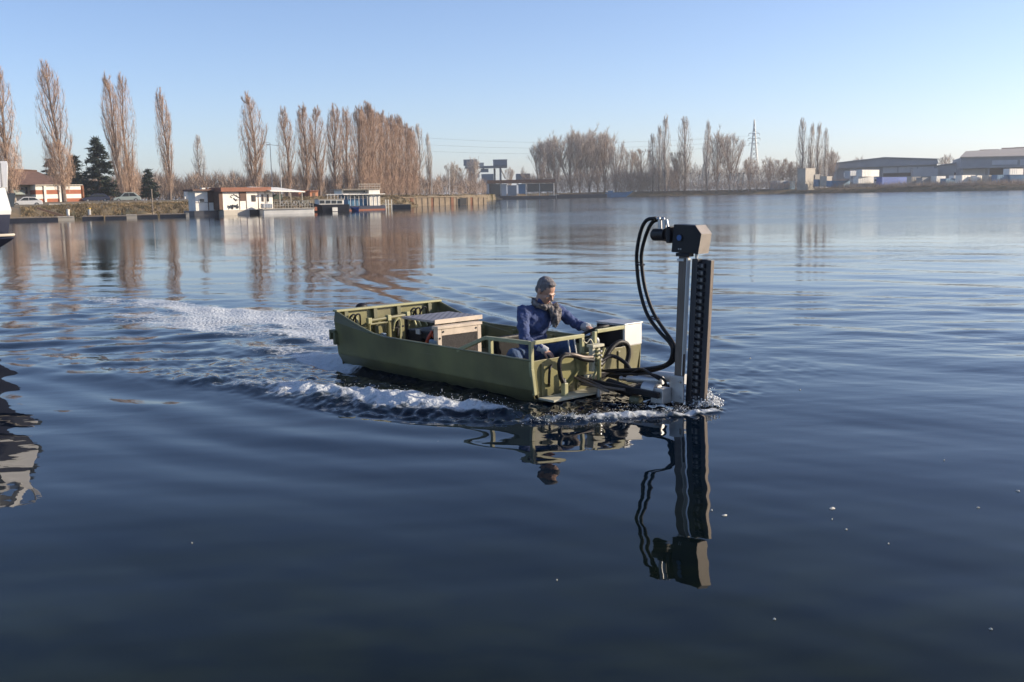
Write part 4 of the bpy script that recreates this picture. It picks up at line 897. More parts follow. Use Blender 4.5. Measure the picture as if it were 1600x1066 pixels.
def loft(rings, mb):
    n = len(rings[0]); vs = [p for r in rings for p in r]
    fs = [(i * n + k, i * n + (k + 1) % n, (i + 1) * n + (k + 1) % n, (i + 1) * n + k) for i in range(len(rings) - 1) for k in range(n)]
    fs += [tuple(range(n)), tuple((len(rings) - 1) * n + k for k in range(n - 1, -1, -1))]; mb.add(vs, fs); return mb
loft(rings, MB()).build('hull', DBLUE, mb_)
loft([hull_ring(1.662, .01, 1.67), hull_ring(1.72, .02, 1.67), hull_ring(2.02, -.04, 1.55)], MB()).build('topside', CARW, mb_)
loft([hull_ring(2.021, -.30, 1.40), hull_ring(2.2, -.5, 1.2)], MB()).build('coachroof', CARW, mb_)
for s in (-1, 1):
    MB().bar((-.12, s * .12, 2.0), (-.22, s * .4, 2.36), .09, .09).build('windscreen_pillar', CARW, mb_); MB().prism([(-.75, 1.76), (-.24, 1.76), (-.20, 1.95), (-.80, 1.95)], 1, s * .42, s * .62).build('porthole', GLASS, mb_)
loft([hull_ring(2.34, -.20, 1.15), hull_ring(2.40, -.25, 1.1)], MB()).build('hardtop', CARW, mb_)
MB().tube([(-.05, -.05, 2.03), (-.05, -.05, 2.35), (-.8, -.9, 2.40), (-2.6, -1.45, 2.4)], .018, 8).build('bow_rail', GALV, mb_, smooth=True)
rail_pts = hull_ring(1.385, -.0, 1.58)
MB().tube(crom([rail_pts[k] for k in (4, 3, 2, 1, 0, 8, 7, 6, 5)], 4), .02, 8).build('spray_rail', PALEC, mb_, smooth=True)

# ------------------------------------------------------------------ the green workboat
def hull_paint(name, col, worn):
    """work-boat paint: slight dents, long scuffs, a dirty band at the waterline"""
    m = mat(name, col, .40, var=.15, vscale=2.2, col2=worn, detail=9); n = m.node_tree.nodes; l = m.node_tree.links; p = n['Principled BSDF']
    tc = n.new('ShaderNodeTexCoord'); src = p.inputs['Base Color'].links[0].from_socket
    def noise(scale, st, det=4):
        mp = n.new('ShaderNodeMapping'); mp.inputs['Scale'].default_value = st; l.new(tc.outputs['Object'], mp.inputs[0])
        z = n.new('ShaderNodeTexNoise'); z.inputs['Scale'].default_value = scale; z.inputs['Detail'].default_value = det; l.new(mp.outputs[0], z.inputs['Vector']); return z.outputs[0]
    def rng(v, a, b, c, d):
        z = n.new('ShaderNodeMapRange'); l.new(v, z.inputs[0])
        for k, q in enumerate((a, b, c, d)): z.inputs[1 + k].default_value = q
        return z.outputs[0]
    def mix(fac, a, c):
        z = n.new('ShaderNodeMixRGB'); l.new(fac, z.inputs[0]); l.new(a, z.inputs[1]); z.inputs[2].default_value = c; return z.outputs[0]
    c1 = mix(rng(noise(7.0, (.22, 1, 5), 6), .66, .74, 0, .55), src, (.30, .28, .18, 1))         # scuffs along the side
    c2 = mix(rng(noise(9.0, (3.2, 1, .18), 5), .66, .80, 0, .65), c1, (.095, .055, .03, 1))          # rusty runs
    sx = n.new('ShaderNodeSeparateXYZ'); l.new(tc.outputs['Object'], sx.inputs[0])
    ad = n.new('ShaderNodeMath'); ad.operation = 'MULTIPLY_ADD'; l.new(noise(6.0, (1, 1, .5)), ad.inputs[0]); ad.inputs[1].default_value = .12; l.new(sx.outputs['Z'], ad.inputs[2])
    c3 = mix(rng(ad.outputs[0], .06, .19, .75, 0), c2, (.040, .038, .022, 1))                          # waterline dirt
    l.new(c3, p.inputs['Base Color'])
    b = n.new('ShaderNodeBump'); b.inputs['Strength'].default_value = .5; b.inputs['Distance'].default_value = .02
    l.new(noise(2.6, (1, 1, 1), 2), b.inputs['Height']); l.new(b.outputs[0], p.inputs['Normal'])
    return m
OLIVE = hull_paint('olive_paint', (0.205, 0.192, 0.078), (.165, .150, .070))
OLIVED = mat('olive_paint_dark', (0.115, 0.115, 0.055), .55, var=.22, vscale=5.0, bump=.08, bscale=50, col2=(.13, .12, .07))  # darker olive for wing, ribs, floor and bottom plates
RAILP = mat('pale_olive_paint', (0.36, 0.345, 0.18), .5, var=.1, vscale=8)
CREAM = mat('cream_primer', (0.52, 0.49, 0.36), .6, var=.12, vscale=14)
BLACK = mat('black_rubber', (0.007, 0.007, 0.008), .5, var=.4, vscale=20, spec=.3, bump=.15, bscale=70)
BLKP = mat('black_paint', (0.010, 0.010, 0.013), .5, var=.35, vscale=9, spec=.3, bump=.1, bscale=60)
STEEL = mat('grey_steel', (0.42, 0.42, 0.42), .38, .85, var=.15, vscale=18)
ALU = mat('dull_aluminium', (0.50, 0.50, 0.49), .5, .75, var=.12, vscale=12)
WHITEP = mat('white_paint', (0.74, 0.73, 0.68), .5, var=.05, vscale=5)
CORE = mat('radiator_core', (0.19, 0.175, 0.16), .7, .2, var=.35, vscale=90, bump=.5, bscale=260)
WOOD = mat('brown_steel', (0.15, 0.122, 0.10), .5, .4, var=.2, vscale=10, stretch=(6, 6, .6))  # brownish steel, also the painted sunlit edge of the chain guide
BLUEP = mat('blue_paint', (0.03, 0.10, 0.28), .4, var=.1)
LBLUE = mat('pale_blue_plastic', (0.18, 0.26, 0.34), .5, var=.1)
ORANGE = mat('orange_red_plastic', (0.36, 0.05, 0.02), .5, var=.1)
DSTEEL = mat('dark_mast_steel', (0.032, 0.033, 0.040), .48, .1, var=.3, vscale=7, bump=.08, bscale=50, stretch=(4, 4, .5))
PADM = mat('worn_chain_pad', (0.20, 0.19, 0.18), .5, .5, var=.35, vscale=60)
GBLIT = mat('gearbox_sunlit_tone', (0.33, 0.29, 0.25), .5, .3, var=.10, vscale=14)  # sunlight on the gearbox's forward faces, put into the colour
BEIGE = mat('beige_paint', (0.56, 0.47, 0.37), .6, var=.14, vscale=9, detail=8)
CHECK = mat('chequer_plate', (0.37, 0.33, 0.315), .45, .7, var=.12, vscale=25)

boat = empty('workboat', BO, BYAW)
tag(boat, 'olive green open workboat under way, a tall black mast at its bow', 'workboat')
W, H = 1.43, .364
gun = [(0, .364), (-1.2, .364), (-2.25, .366), (-2.45, .382), (-2.7, .432), (-2.95, .493), (-3.22, .571)]
# side plates: a lower plate, and the raised wing at the stern folded in a little
for s, y0 in ((1, 0.0), (-1, W)):
    y1 = y0 + s * .012
    fl = lambda z: y0 + s * .022 * max(0, (.364 - z)) / .30
    low = [(0, .10)] + [(x, min(z, .372 + (-.0 if x > -2.4 else (-2.4 - x) * .10))) for x, z in gun] + [(-3.195, .10)]
    m = MB(); n = len(low)
    m.add([(x, fl(z), z) for x, z in low] + [(x, fl(z) + s * .012, z) for x, z in low], [tuple(range(n)), tuple(range(2 * n - 1, n - 1, -1))] + [(k, (k + 1) % n, n + (k + 1) % n, n + k) for k in range(n)])
    hp = m.build('side_plate', OLIVE, boat, bevel=.003)
    a_, b_ = fl(.10), fl(.10) + s * .038
    MB().hexa([(-3.175, b_, .012), (-.012, b_, .012), (-.012, b_ + s * .012, .012), (-3.175, b_ + s * .012, .012)], [(-3.195, a_, .099), (-.002, a_, .099), (-.002, a_ + s * .012, .099), (-3.195, a_ + s * .012, .099)]).build('lower_panel', OLIVE, hp)
    wv = []
    top = [(x, z) for x, z in gun if x < -2.4]
    a = [(-2.36, .372)] + [(x, z) for x, z in top]; b = [(-2.36, .371)] + [(x, .372 + (-2.4 - x) * .10) for x, z in top]
    m = MB()
    n = len(a)
    vs = [(x, y0 + s * (.004 + .11 * (z - bz)), z) for (x, z), (_, bz) in zip(a, b)] + [(x, y0 + s * .001 - s * .004, z) for x, z in b]
    vs += [(x, y + s * .012, z) for x, y, z in vs]
    fs = []
    for i in range(n - 1):
        fs += [(i, i + 1, n + i + 1, n + i), (2 * n + i, 3 * n + i, 3 * n + i + 1, 2 * n + i + 1), (i, 2 * n + i, 2 * n + i + 1, i + 1), (n + i, n + i + 1, 3 * n + i + 1, 3 * n + i)]
    fs += [(n - 1, 3 * n - 1, 4 * n - 1, 2 * n - 1)]
    m.add(vs, fs); m.build('wing_plate', OLIVED, hp, fix=True)
    m = MB(); m.tube([(x, y0 + s * (.006 + (.11 * max(0, z - .372 - max(0, (-2.4 - x) * .10)))), z + .004) for x, z in gun], .011, 6)
    m.build('gunwale_rim', OLIVE, hp, smooth=True)
    # underwater body below the chine
    m = MB(); m.hexa([(-3.02, y0 + s * .30, -.30), (-.10, y0 + s * .30, -.30), (-.10, y0 + s * .34, -.30), (-3.02, y0 + s * .34, -.30)],
                     [(-3.17, y0 + s * .06, .011), (-.02, y0 + s * .06, .011), (-.02, y0 + s * .12, .011), (-3.17, y0 + s * .12, .011)])
    m.build('chine_plate', OLIVED, boat)
    for x in (-2.9, -2.35, -1.8, -1.2, -.62):
        MB().box((x, min(y0 + s * .045, y0 + s * .085), .10), (x + .035, max(y0 + s * .045, y0 + s * .085), .35)).build('side_rib', OLIVE, boat)
MB().box((-3.2, .02, -.12), (-.02, W - .02, -.10)).build('floor_plate', OLIVED, boat)
MB().hexa([(-3.2, .27, -.31), (-.12, .27, -.31), (-.12, W - .27, -.31), (-3.2, W - .27, -.31)], [(-3.2, .27, -.29), (-.12, .27, -.29), (-.12, W - .27, -.29), (-3.2, W - .27, -.29)]).build('bottom_plate', OLIVED, boat)
# transom
tr = MB().hexa([(-3.18, .07, -.1), (-3.165, .07, -.1), (-3.165, W - .07, -.1), (-3.18, W - .07, -.1)], [(-3.217, .016, .560), (-3.202, .016, .560), (-3.202, W - .016, .560), (-3.217, W - .016, .560)]).build('transom', OLIVE, boat)
MB().box((-3.235, -.004, .561), (-3.150, W + .004, .583)).build('transom_rim', RAILP, tr, bevel=.004)
for y in (.10, .48, .80, 1.24):
    MB().hexa([(-3.166, y, -.09), (-3.11, y, -.09), (-3.11, y + .045, -.09), (-3.166, y + .045, -.09)], [(-3.201, y, .559), (-3.155, y, .559), (-3.155, y + .045, .559), (-3.201, y + .045, .559)]).build('transom_rib', OLIVED, tr)
for y, h in ((.30, .36), (.64, .42), (1.06, .40)):
    MB().box((-3.19, y, h - .02), (-3.155, y + .16, h)).build('stiffener', OLIVE, tr)
# lifting frame of tubes in front of the transom
fr = MB()
for (a, b) in (((-3.05, .34, -.1), (-3.05, .34, .44)), ((-3.05, .60, -.1), (-3.05, .60, .44)), ((-3.05, .84, -.1), (-3.05, .84, .46))): fr.tube([a, b], .020, 8)
fr.tube([(-3.05, .33, .44), (-3.05, .86, .462)], .021, 8); fr.tube([(-3.05, .34, .40), (-3.05, .59, .405)], .014, 8)
fo_ = fr.build('lifting_frame', OLIVE, boat, smooth=True)
for y, z in ((.60, .45), (.86, .465), (.34, .44)):
    MB().box((-3.075, y - .024, z - .03), (-3.02, y + .024, z + .035)).build('clamp', RAILP, fo_, bevel=.005)
MB().bar((-3.04, .64, .33), (-3.04, .80, .34), .018).bar((-3.04, .72, .24), (-3.04, .72, .42), .018).build('cross_handle', BLKP, fo_)
MB().tube(crom([(-3.05, .66, .30), (-3.02, .67, .405), (-3.02, .74, .42), (-3.05, .755, .2)]), .013, 6).build('loop_handle', RAILP, fo_, smooth=True)
for k, yy in enumerate((.19, .25, 1.01, 1.07, 1.16)):
    st = MB(); st.bar((-3.17, yy, .50 - .02 * k % 2), (-3.12, yy + .03, .30), .028, .016)
    st.build('steering_link', RAILP, boat, bevel=.003)
    MB().tube(crom([(-3.18, yy - .05, .40), (-3.12, yy - .04, .50), (-3.12, yy + .02, .51), (-3.15, yy + .04, .36)]), .010, 6).build('control_hose', BLKP, boat, smooth=True)
MB().box((-2.98, .44, -.09), (-2.60, .84, .10)).build('fuel_tank', LBLUE, boat, bevel=.02)
MB().box((-2.86, .36, .05), (-2.80, .40, .32)).build('tank_guard', LBLUE, boat, bevel=.005)
# stern brackets outside
MB().box((-3.29, -.03, .33), (-3.18, .05, .36)).box((-3.29, -.03, .25), (-3.26, .05, .33)).box((-3.21, -.03, .20), (-3.165, .05, .33)).build('stern_bracket', OLIVED, boat, bevel=.004)
MB().tube([(-3.31, .42, .2), (-3.31, .42, .58)], .022, 8).ball((-3.31, .42, .575), (.06, .075, .045)).build('propeller_drive', BLKP, boat, smooth=True)
# engine under its chequer-plate lid
eng = MB().box((-2.40, .40, -.09), (-1.99, .93, .40)).build('engine_block', BLKP, boat, bevel=.01)
lid = MB().box((-2.43, .365, .527), (-1.865, .985, .536)).build('engine_lid', CHECK, boat)
MB().box((-1.864, .360, .497), (-1.851, .99, .543)).build('lid_flange', BEIGE, lid, bevel=.003)
MB().box((-2.43, .352, .515), (-1.865, .364, .536)).build('lid_flange', CHECK, lid)
ck = MB()
for i in range(14):
    for j in range(15):
        x = -2.41 + i * .041; y = .38 + j * .042; d = .010 if (i + j) % 2 else -.010
        ck.bar((x - .010, y - d, .5365), (x + .010, y + d, .5365), .005, .004)
ck.build('chequer_studs', CHECK, lid, kind='stuff')
for x, y in ((-2.40, .39), (-2.40, .95), (-1.90, .39), (-1.90, .95)): MB().box((x - .012, y - .012, -.09), (x + .012, y + .012, .526)).build('lid_post', BLKP, boat)
MB().cyl((-2.12, .385, .30), (-2.12, .36, .30), .035, 14).build('pulley', BLKP, eng, smooth=True)
MB().box((-2.20, .366, .37), (-2.13, .385, .42)).build('data_plate', ALU, eng)
MB().tube(crom([(-2.05, .37, .12), (-2.00, .36, .30), (-1.95, .40, .42)]), .018, 8).build('red_hose', ORANGE, eng, smooth=True)
MB().ball((-1.93, .40, .37), (.022, .022, .028)).build('filler_cap', ORANGE, eng, smooth=True)
MB().box((-1.99, .42, .40), (-1.90, .88, .45)).tube(crom([(-1.98, .47, .45), (-1.92, .55, .50), (-1.93, .70, .49), (-1.90, .8, .42)]), .02, 7).build('manifold', STEEL, eng, smooth=True)
MB().box((-1.93, .33, .02), (-1.79, .41, .34)).build('battery_box', LBLUE, boat, bevel=.012)
MB().box((-1.935, .322, .16), (-1.80, .329, .21)).box((-1.935, .322, .25), (-1.80, .329, .28)).build('battery_slot', BLKP, boat)
rd = MB()
x0, x1, ya, yb, za, zb = -1.845, -1.775, .335, .905, .04, .455
rd.box((x0, ya, za), (x1, ya + .05, zb)).box((x0, yb - .05, za), (x1, yb, zb)).box((x0, ya + .0502, zb - .07), (x1, yb - .0502, zb)).box((x0, ya + .0502, za), (x1, yb - .0502, za + .05))
rdo = rd.build('radiator', BEIGE, boat, bevel=.004)
MB().box((x0 + .01, ya + .05, za + .05), (x1 - .012, yb - .05, zb - .07)).build('radiator_core', CORE, rdo)
fins = MB()
for k in range(44):
    y = ya + .055 + k * .0106; fins.box((x1 - .012, y, za + .05), (x1 - .006, y + .003, zb - .07))
fins.build('radiator_fins', CORE, rdo, kind='stuff')
for y, z in ((ya + .07, zb - .03), (yb - .07, zb - .03), (ya + .025, .25), (ya + .025, .36)): MB().cyl((x1, y, z), (x1 + .006, y, z), .010, 10).build('bolt', BLKP, rdo)
MB().box((x0 - .02, ya - .008, zb), (x1 + .012, yb + .008, zb + .03)).build('radiator_cap_strip', BEIGE, rdo, bevel=.003)
# bow panel with its rake lip and the small deck in front
bp_ = MB().hexa([(-.012, .09, .012), (.0, .09, .012), (.0, W - .09, .012), (-.012, W - .09, .012)], [(-.012, .005, .362), (.0, .005, .362), (.0, W - .005, .362), (-.012, W - .005, .362)]).build('bow_panel', OLIVE, boat, bevel=.002)
MB().hexa([(-.10, .30, -.30), (-.06, .30, -.30), (-.06, W - .30, -.30), (-.10, W - .30, -.30)], [(-.01, .09, .011), (.03, .09, .011), (.03, W - .09, .011), (-.01, W - .09, .011)]).build('bow_rake', OLIVED, boat)
MB().box((.0015, .085, .016), (.20, .86, .034)).build('bow_deck', CREAM, boat, bevel=.003)
for ya in (.12, .55, 1.1):
    MB().box((.0, ya, .035), (.012, ya + .03, .33)).build('panel_stiffener', OLIVE, bp_, bevel=.003)
MB().bar((.01, .36, .034), (.01, .56, .22), .05, .016).build('gusset', OLIVE, bp_)
# rails
r1 = MB()
b = .034
r1.bar((-.005, .017, .30), (-.005, .017, .537), b, b); r1.bar((-.004, .050, .06), (-.005, .017, .30), b, b)
MBr = r1.build('corner_post', RAILP, boat, bevel=.004)
rl = MB(); rl.bar((-.025, .017, .522), (-.62, .017, .512), b, b); rl.bar((-.62, .017, .512), (-1.04, .017, .352), b, b); rl.bar((-.55, .017, .366), (-.55, .017, .498), b, b)
rl.build('side_rail', RAILP, boat, bevel=.004)
rl = MB(); rl.bar((-.005, .036, .522), (-.005, .655, .522), b, b); rl.bar((-.005, .636, .366), (-.005, .636, .505), b, b)
rl.build('bow_rail', RAILP, boat, bevel=.004)
rl = MB(); rl.bar((-.005, .80, .29), (-.005, .80, .545), b, b); rl.bar((-.005, .82, .545), (-.005, 1.185, .548), b, b)
rl.build('bow_rail', RAILP, boat, bevel=.004)
# white box at the far bow corner
wb = MB().hexa([(-.36, 1.195, .364), (.004, 1.195, .364), (.004, 1.435, .364), (-.36, 1.435, .364)], [(-.36, 1.195, .565), (.004, 1.195, .562), (.004, 1.435, .562), (-.36, 1.435, .565)]).build('control_cabinet', WHITEP, boat, bevel=.006)
MB().box((-.37, 1.185, .566), (.012, 1.445, .576)).build('cabinet_lid', ALU, wb, bevel=.003)
MB().box((-.35, 1.183, .30), (-.02, 1.193, .555)).build('cabinet_side', BLKP, wb)
# console, wheel and seat
MB().box((-.14, .84, -.1), (-.03, 1.18, .36)).build('console', BLKP, boat, bevel=.01)
sw = MB(); ctr = np.array((-.30, 1.09, .465)); axd = np.array((-.50, 0, .86))
sw.torus(ctr, .175, .016, axd)
swo = sw.build('steering_wheel', BLACK, boat, smooth=True)
sp = MB(); uu = np.cross(axd, (0, 1, 0)); uu /= np.linalg.norm(uu)
for a in (0, 2.09, 4.19): sp.bar(ctr, ctr + .17 * (np.array((0, 1, 0)) * math.cos(a) + uu * math.sin(a)), .03, .012)
sp.tube([ctr + axd * .02, ctr - axd * .30], .022, 8)
sp.build('wheel_spokes', BLKP, swo)
MB().ball((-.13, .93, .43), (.05, .04, .05)).tube([(-.13, .93, .36), (-.13, .93, .43)], .02, 8).build('throttle_unit', ALU, boat, smooth=True)
for y in (.70, .78): MB().tube([(-.20, y, .20), (-.20, y - .05, .47)], .007, 6).build('control_lever', WHITEP, boat, smooth=True)
MB().box((-1.05, .48, -.09), (-.70, 1.02, .085)).build('seat_base', BLKP, boat, bevel=.01)
MB().box((-1.07, .46, .086), (-.68, 1.04, .15)).build('seat_cushion', BLACK, boat, bevel=.025)
MB().box((-1.12, .50, .10), (-1.075, 1.0, .42)).build('seat_back', BLACK, boat, bevel=.02)
MB().box((-1.55, 1.0, -.09), (-1.2, 1.36, .22)).build('stowage_box', BLKP, boat, bevel=.01)
# valve block with its hoses
vb = MB()
vb.box((.05, .665, .20), (.10, .70, .44)); vb.box((.05, .74, .20), (.10, .765, .44)); vb.box((.04, .65, .42), (.12, .80, .445))
vb.box((.05, .60, .15), (.10, .70, .175))
vbo = vb.build('valve_frame', CREAM, boat, bevel=.004)
for k in range(5):
    MB().box((.045, .70, .225 + k * .038), (.125, .742, .25 + k * .038)).build('valve_section', RAILP, vbo, bevel=.004)
    MB().cyl((.10, .722, .237 + k * .038), (.16, .722, .237 + k * .038), .009, 8).build('hose_union', STEEL, vbo, smooth=True)
MB().bar((.09, .83, .40), (.13, .64, .14), .022, .012).build('valve_brace', RAILP, boat)
MB().tube(crom([(.08, .70, .44), (.10, .64, .50), (.09, .60, .47), (.1, .55, .50)], 5), .006, 5).build('cable', CREAM, boat, smooth=True)
MB().tube(crom([(.11, .285, .155), (.10, .262, .22), (.10, .252, .33), (.10, .30, .385), (.11, .42, .375), (.12, .53, .335), (.10, .67, .305)]), .020, 10).build('hydraulic_hose', BLACK, boat, smooth=True)
MB().tube(crom([(.10, .66, .335), (.12, .54, .35), (.12, .42, .385), (.09, .33, .40)]), .018, 10).build('hydraulic_hose', WOOD, boat, smooth=True)
MB().tube(crom([(.14, .72, .26), (.12, .80, .30), (.11, .90, .39), (.11, 1.01, .435), (.11, 1.11, .40), (.11, 1.135, .31), (.12, 1.09, .20), (.20, 1.05, .15)]), .024, 10).build('hydraulic_hose', BLACK, boat, smooth=True)
MB().tube(crom([(.14, .72, .29), (.16, .85, .33), (.26, .92, .27), (.35, .93, .18), (.5, .9, .13)]), .018, 10).build('hydraulic_hose', BLACK, boat, smooth=True)
MB().tube(crom([(.0, .25, .30), (.03, .20, .27), (.03, .19, .16), (.0, .22, .12)]), .012, 8).build('hydraulic_hose', BLACK, boat, smooth=True)
pv = MB().box((.085, .28, .03), (.135, .325, .15)).build('pipe_stub', RAILP, boat, bevel=.006)
MB().cyl((.11, .30, .15), (.11, .29, .185), .018, 10).build('hose_fitting', STEEL, pv, smooth=True)
MB().tube([(.22, .62, -.12), (.22, .625, .335)], .020, 10).build('stake_pipe', OLIVE, boat, smooth=True)
MB().tube([(.22, .62, -.10), (.22, .6215, .12)], .0225, 10).build('stake_sleeve', STEEL, boat, smooth=True)
# lifting arms out to the mast
am = MB(); am.bar((.0, .60, .13), (.92, .62, .10), .035, .05); am.bar((.0, .96, .13), (.92, .92, .10), .035, .05); am.bar((.03, .60, .14), (.03, .96, .14), .04, .05)
am.bar((.55, .62, .11), (.55, .93, .11), .03, .04)
amo = am.build('lifting_arm', BLKP, boat, bevel=.004)
for y in (.50, .56):
    MB().tube([(.02, y, .165), (.45, y + .01, .085)], .011, 10).build('ram_rod', WOOD, amo, smooth=True)
MB().tube([(.08, .545, .10), (.60, .55, .115)], .013, 10).build('spool_rod', WOOD, amo, smooth=True)
MB().tube([(.30, .66, .12), (.62, .66, .07)], .05, 12).build('dark_ram', BLACK, amo, smooth=True)
cy = MB(); cy.tube([(.48, .72, .175), (.60, .72, .185)], .030, 14); cyl1 = cy.build('hydraulic_cylinder', ALU, boat, smooth=True)
MB().tube([(.60, .72, .185), (.86, .74, .205)], .034, 14).build('cylinder_barrel', ALU, cyl1, smooth=True)
MB().tube([(.40, .72, .17), (.48, .72, .175)], .012, 8).ball((.40, .72, .17), .022).build('cylinder_eye', STEEL, cyl1, smooth=True)
MB().tube([(.30, 1.05, .16), (.94, .95, .20)], .045, 16).build('float_tube', WHITEP, boat, smooth=True)
gm = MB().tube([(.70, .70, .125), (.84, .70, .125)], .062, 18).build('gear_motor', ALU, boat, smooth=True)
MB().box((.80, .655, .02), (.93, .77, .15)).build('motor_bracket', ALU, gm, bevel=.005)
MB().tube([(.62, .67, .10), (.70, .68, .105)], .042, 14).build('motor_end', BLKP, gm, smooth=True)
MB().tube([(.60, .63, .02), (.70, .64, .02)], .036, 14).build('guide_roller', OLIVED, gm, smooth=True)
MB().tube(crom([(.86, .70, .22), (.78, .68, .26), (.60, .76, .27), (.40, .80, .20), (.10, .78, .20)]), .013, 8).build('hydraulic_hose', BLACK, boat, smooth=True)
MB().tube(crom([(.92, .72, .17), (.90, .70, .23), (.74, .72, .25), (.55, .78, .22), (.2, .75, .17)]), .011, 8).build('hydraulic_hose', BLACK, boat, smooth=True)

# the mast: a post, the chain guide beside it and the gearbox on top, all leaning a touch ahead
mast = MB()
def tz(z, x): return x - .03 + .052 * z
mast.hexa([(tz(0, .945), .80, -.25), (tz(0, 1.03), .80, -.25), (tz(0, 1.03), .835, -.25), (tz(0, .945), .835, -.25)], [(tz(1.26, .945), .80, 1.262), (tz(1.26, 1.03), .80, 1.262), (tz(1.26, 1.03), .835, 1.262), (tz(1.26, .945), .835, 1.262)])
mo = mast.build('mast_post', WOOD, boat, bevel=.004)
MB().hexa([(tz(.26, 1.0315), .797, .26), (tz(.26, 1.037), .797, .26), (tz(.26, 1.037), .842, .26), (tz(.26, 1.0315), .842, .26)], [(tz(1.25, 1.0315), .797, 1.25), (tz(1.25, 1.037), .797, 1.25), (tz(1.25, 1.037), .842, 1.25), (tz(1.25, 1.0315), .842, 1.25)]).build('post_sunlit_edge', WHITEP, mo)  # white strip paints sunlight onto the post's forward edge
MB().box((.905, .775, .03), (1.05, .797, .255)).build('post_bracket', ALU, mo, bevel=.004)
for z in (.075, .21): MB().cyl((1.02, .775, z), (1.02, .762, z), .013, 8).build('bolt', STEEL, mo)
MB().box((.955, .79, 1.263), (1.10, .85, 1.292)).build('post_cap', BLKP, mo, bevel=.004)
MB().box((.975, .785, 1.225), (1.045, .797, 1.245)).build('maker_plate', ALU, mo)
gd = MB()
def slab(xa, xb, y0, y1, z0, z1, mb):
    mb.hexa([(tz(z0, xa), y0, z0), (tz(z0, xb), y0, z0), (tz(z0, xb), y1, z0), (tz(z0, xa), y1, z0)], [(tz(z1, xa), y0, z1), (tz(z1, xb), y0, z1), (tz(z1, xb), y1, z1), (tz(z1, xa), y1, z1)])
slab(1.055, 1.115, .84, .90, -.30, 1.245, gd); slab(1.185, 1.232, .862, .90, -.30, 1.235, gd); slab(1.1152, 1.1848, .885, .905, -.30, 1.24, gd)
gdo = gd.build('chain_guide', DSTEEL, boat, bevel=.002)
e_ = MB(); slab(1.2325, 1.2375, .863, .90, -.25, 1.233, e_); e_.build('guide_sunlit_edge', WOOD, gdo)  # paler strip paints in the sunlit forward edge of the guide
lk = MB().box((-.028, -.026, -.019), (.028, .020, .019)); lme = lk.mesh('chain_link', DSTEEL)
pk = MB().box((.006, -.034, -.013), (.026, -.027, .013)).cyl((-.024, -.028, 0), (-.024, -.036, 0), .006, 6); pme = pk.mesh('link_pad', PADM)
for k in range(21):
    z = 1.19 - k * .0585
    o = link('chain_link', lme, gdo); o.location = (tz(z, 1.150), .868, z)
    q = link('pin_plate', pme, o)
gb = MB(); gb.prism([(.908, 1.297), (1.192, 1.289), (1.224, 1.451), (1.164, 1.520), (.935, 1.528)], 1, .79, .915)
gbo = gb.build('gearbox', BLKP, boat, bevel=.004)
sk = MB(); sk.prism([(1.1935, 1.289), (1.1965, 1.289), (1.2285, 1.452), (1.166, 1.5225), (1.164, 1.5205), (1.2255, 1.451)], 1, .786, .919); sk.build('gearbox_sunlit_face', GBLIT, gbo)  # tan skin painting the sunlit side of the dark gearbox
MB().cyl((1.0, .7895, 1.418), (1.0, .783, 1.418), .034, 20).build('shaft_ring', BLACK, gbo, smooth=True)
MB().cyl((1.0, .7828, 1.418), (1.0, .778, 1.418), .024, 20).build('shaft_end', BLUEP, gbo, smooth=True)
for x in (.99, 1.012): MB().cyl((x, .7895, 1.325), (x, .785, 1.325), .006, 8).build('bolt', ALU, gbo)
MB().cyl((1.12, .86, 1.24), (1.12, .86, 1.29), .012, 8).build('tension_screw', ALU, gbo, smooth=True)
mt = MB().tube([(.665, .845, 1.436), (.675, .845, 1.436), (.80, .845, 1.438), (.81, .845, 1.438), (.812, .845, 1.438)], [.044, .052, .052, .058, .045], 18).build('hydraulic_motor', BLKP, boat, smooth=True)
MB().tube([(.83, .845, 1.438), (.906, .845, 1.44)], .045, 16).build('motor_neck', BLKP, mt, smooth=True)
MB().box((.855, .78, 1.37), (.90, .91, 1.51)).build('motor_flange', BLKP, mt, bevel=.01)
for x in (.74, .79, .83):
    MB().tube([(x, .845, 1.48), (x - (.004 if x < .82 else .02), .845, 1.565)], .018 if x < .82 else .011, 10).build('hose_elbow', STEEL, mt, smooth=True)
for x in (.69, .73, .78): MB().ball((x - .01, .845, 1.572), (.02, .017, .016)).build('hose_nut', STEEL, mt, smooth=True)
hA = [(.70, .845, 1.575), (.60, .84, 1.562), (.545, .83, 1.49), (.505, .82, 1.335), (.495, .82, 1.197), (.525, .82, .976), (.61, .82, .758), (.74, .82, .619), (.862, .82, .53), (.91, .81, .452), (.85, .81, .34), (.62, .80, .27), (.16, .80, .20)]
hB = [(.73, .86, 1.572), (.64, .86, 1.54), (.585, .85, 1.45), (.53, .85, 1.30), (.525, .85, 1.18), (.565, .85, .97), (.655, .85, .77), (.775, .85, .63), (.885, .84, .53), (.93, .83, .45), (.88, .83, .35), (.64, .82, .25), (.16, .84, .18)]
MB().tube(crom(hA), .0165, 10).build('hydraulic_hose', BLACK, boat, smooth=True)
MB().tube(crom(hB), .0165, 10).build('hydraulic_hose', BLACK, boat, smooth=True)
for (x, z) in ((.50, 1.18), (.67, .72)): MB().torus((x + .02, .835, z), .038, .006, (.3, 0, 1), 14, 6).build('hose_tie', BLKP, boat)

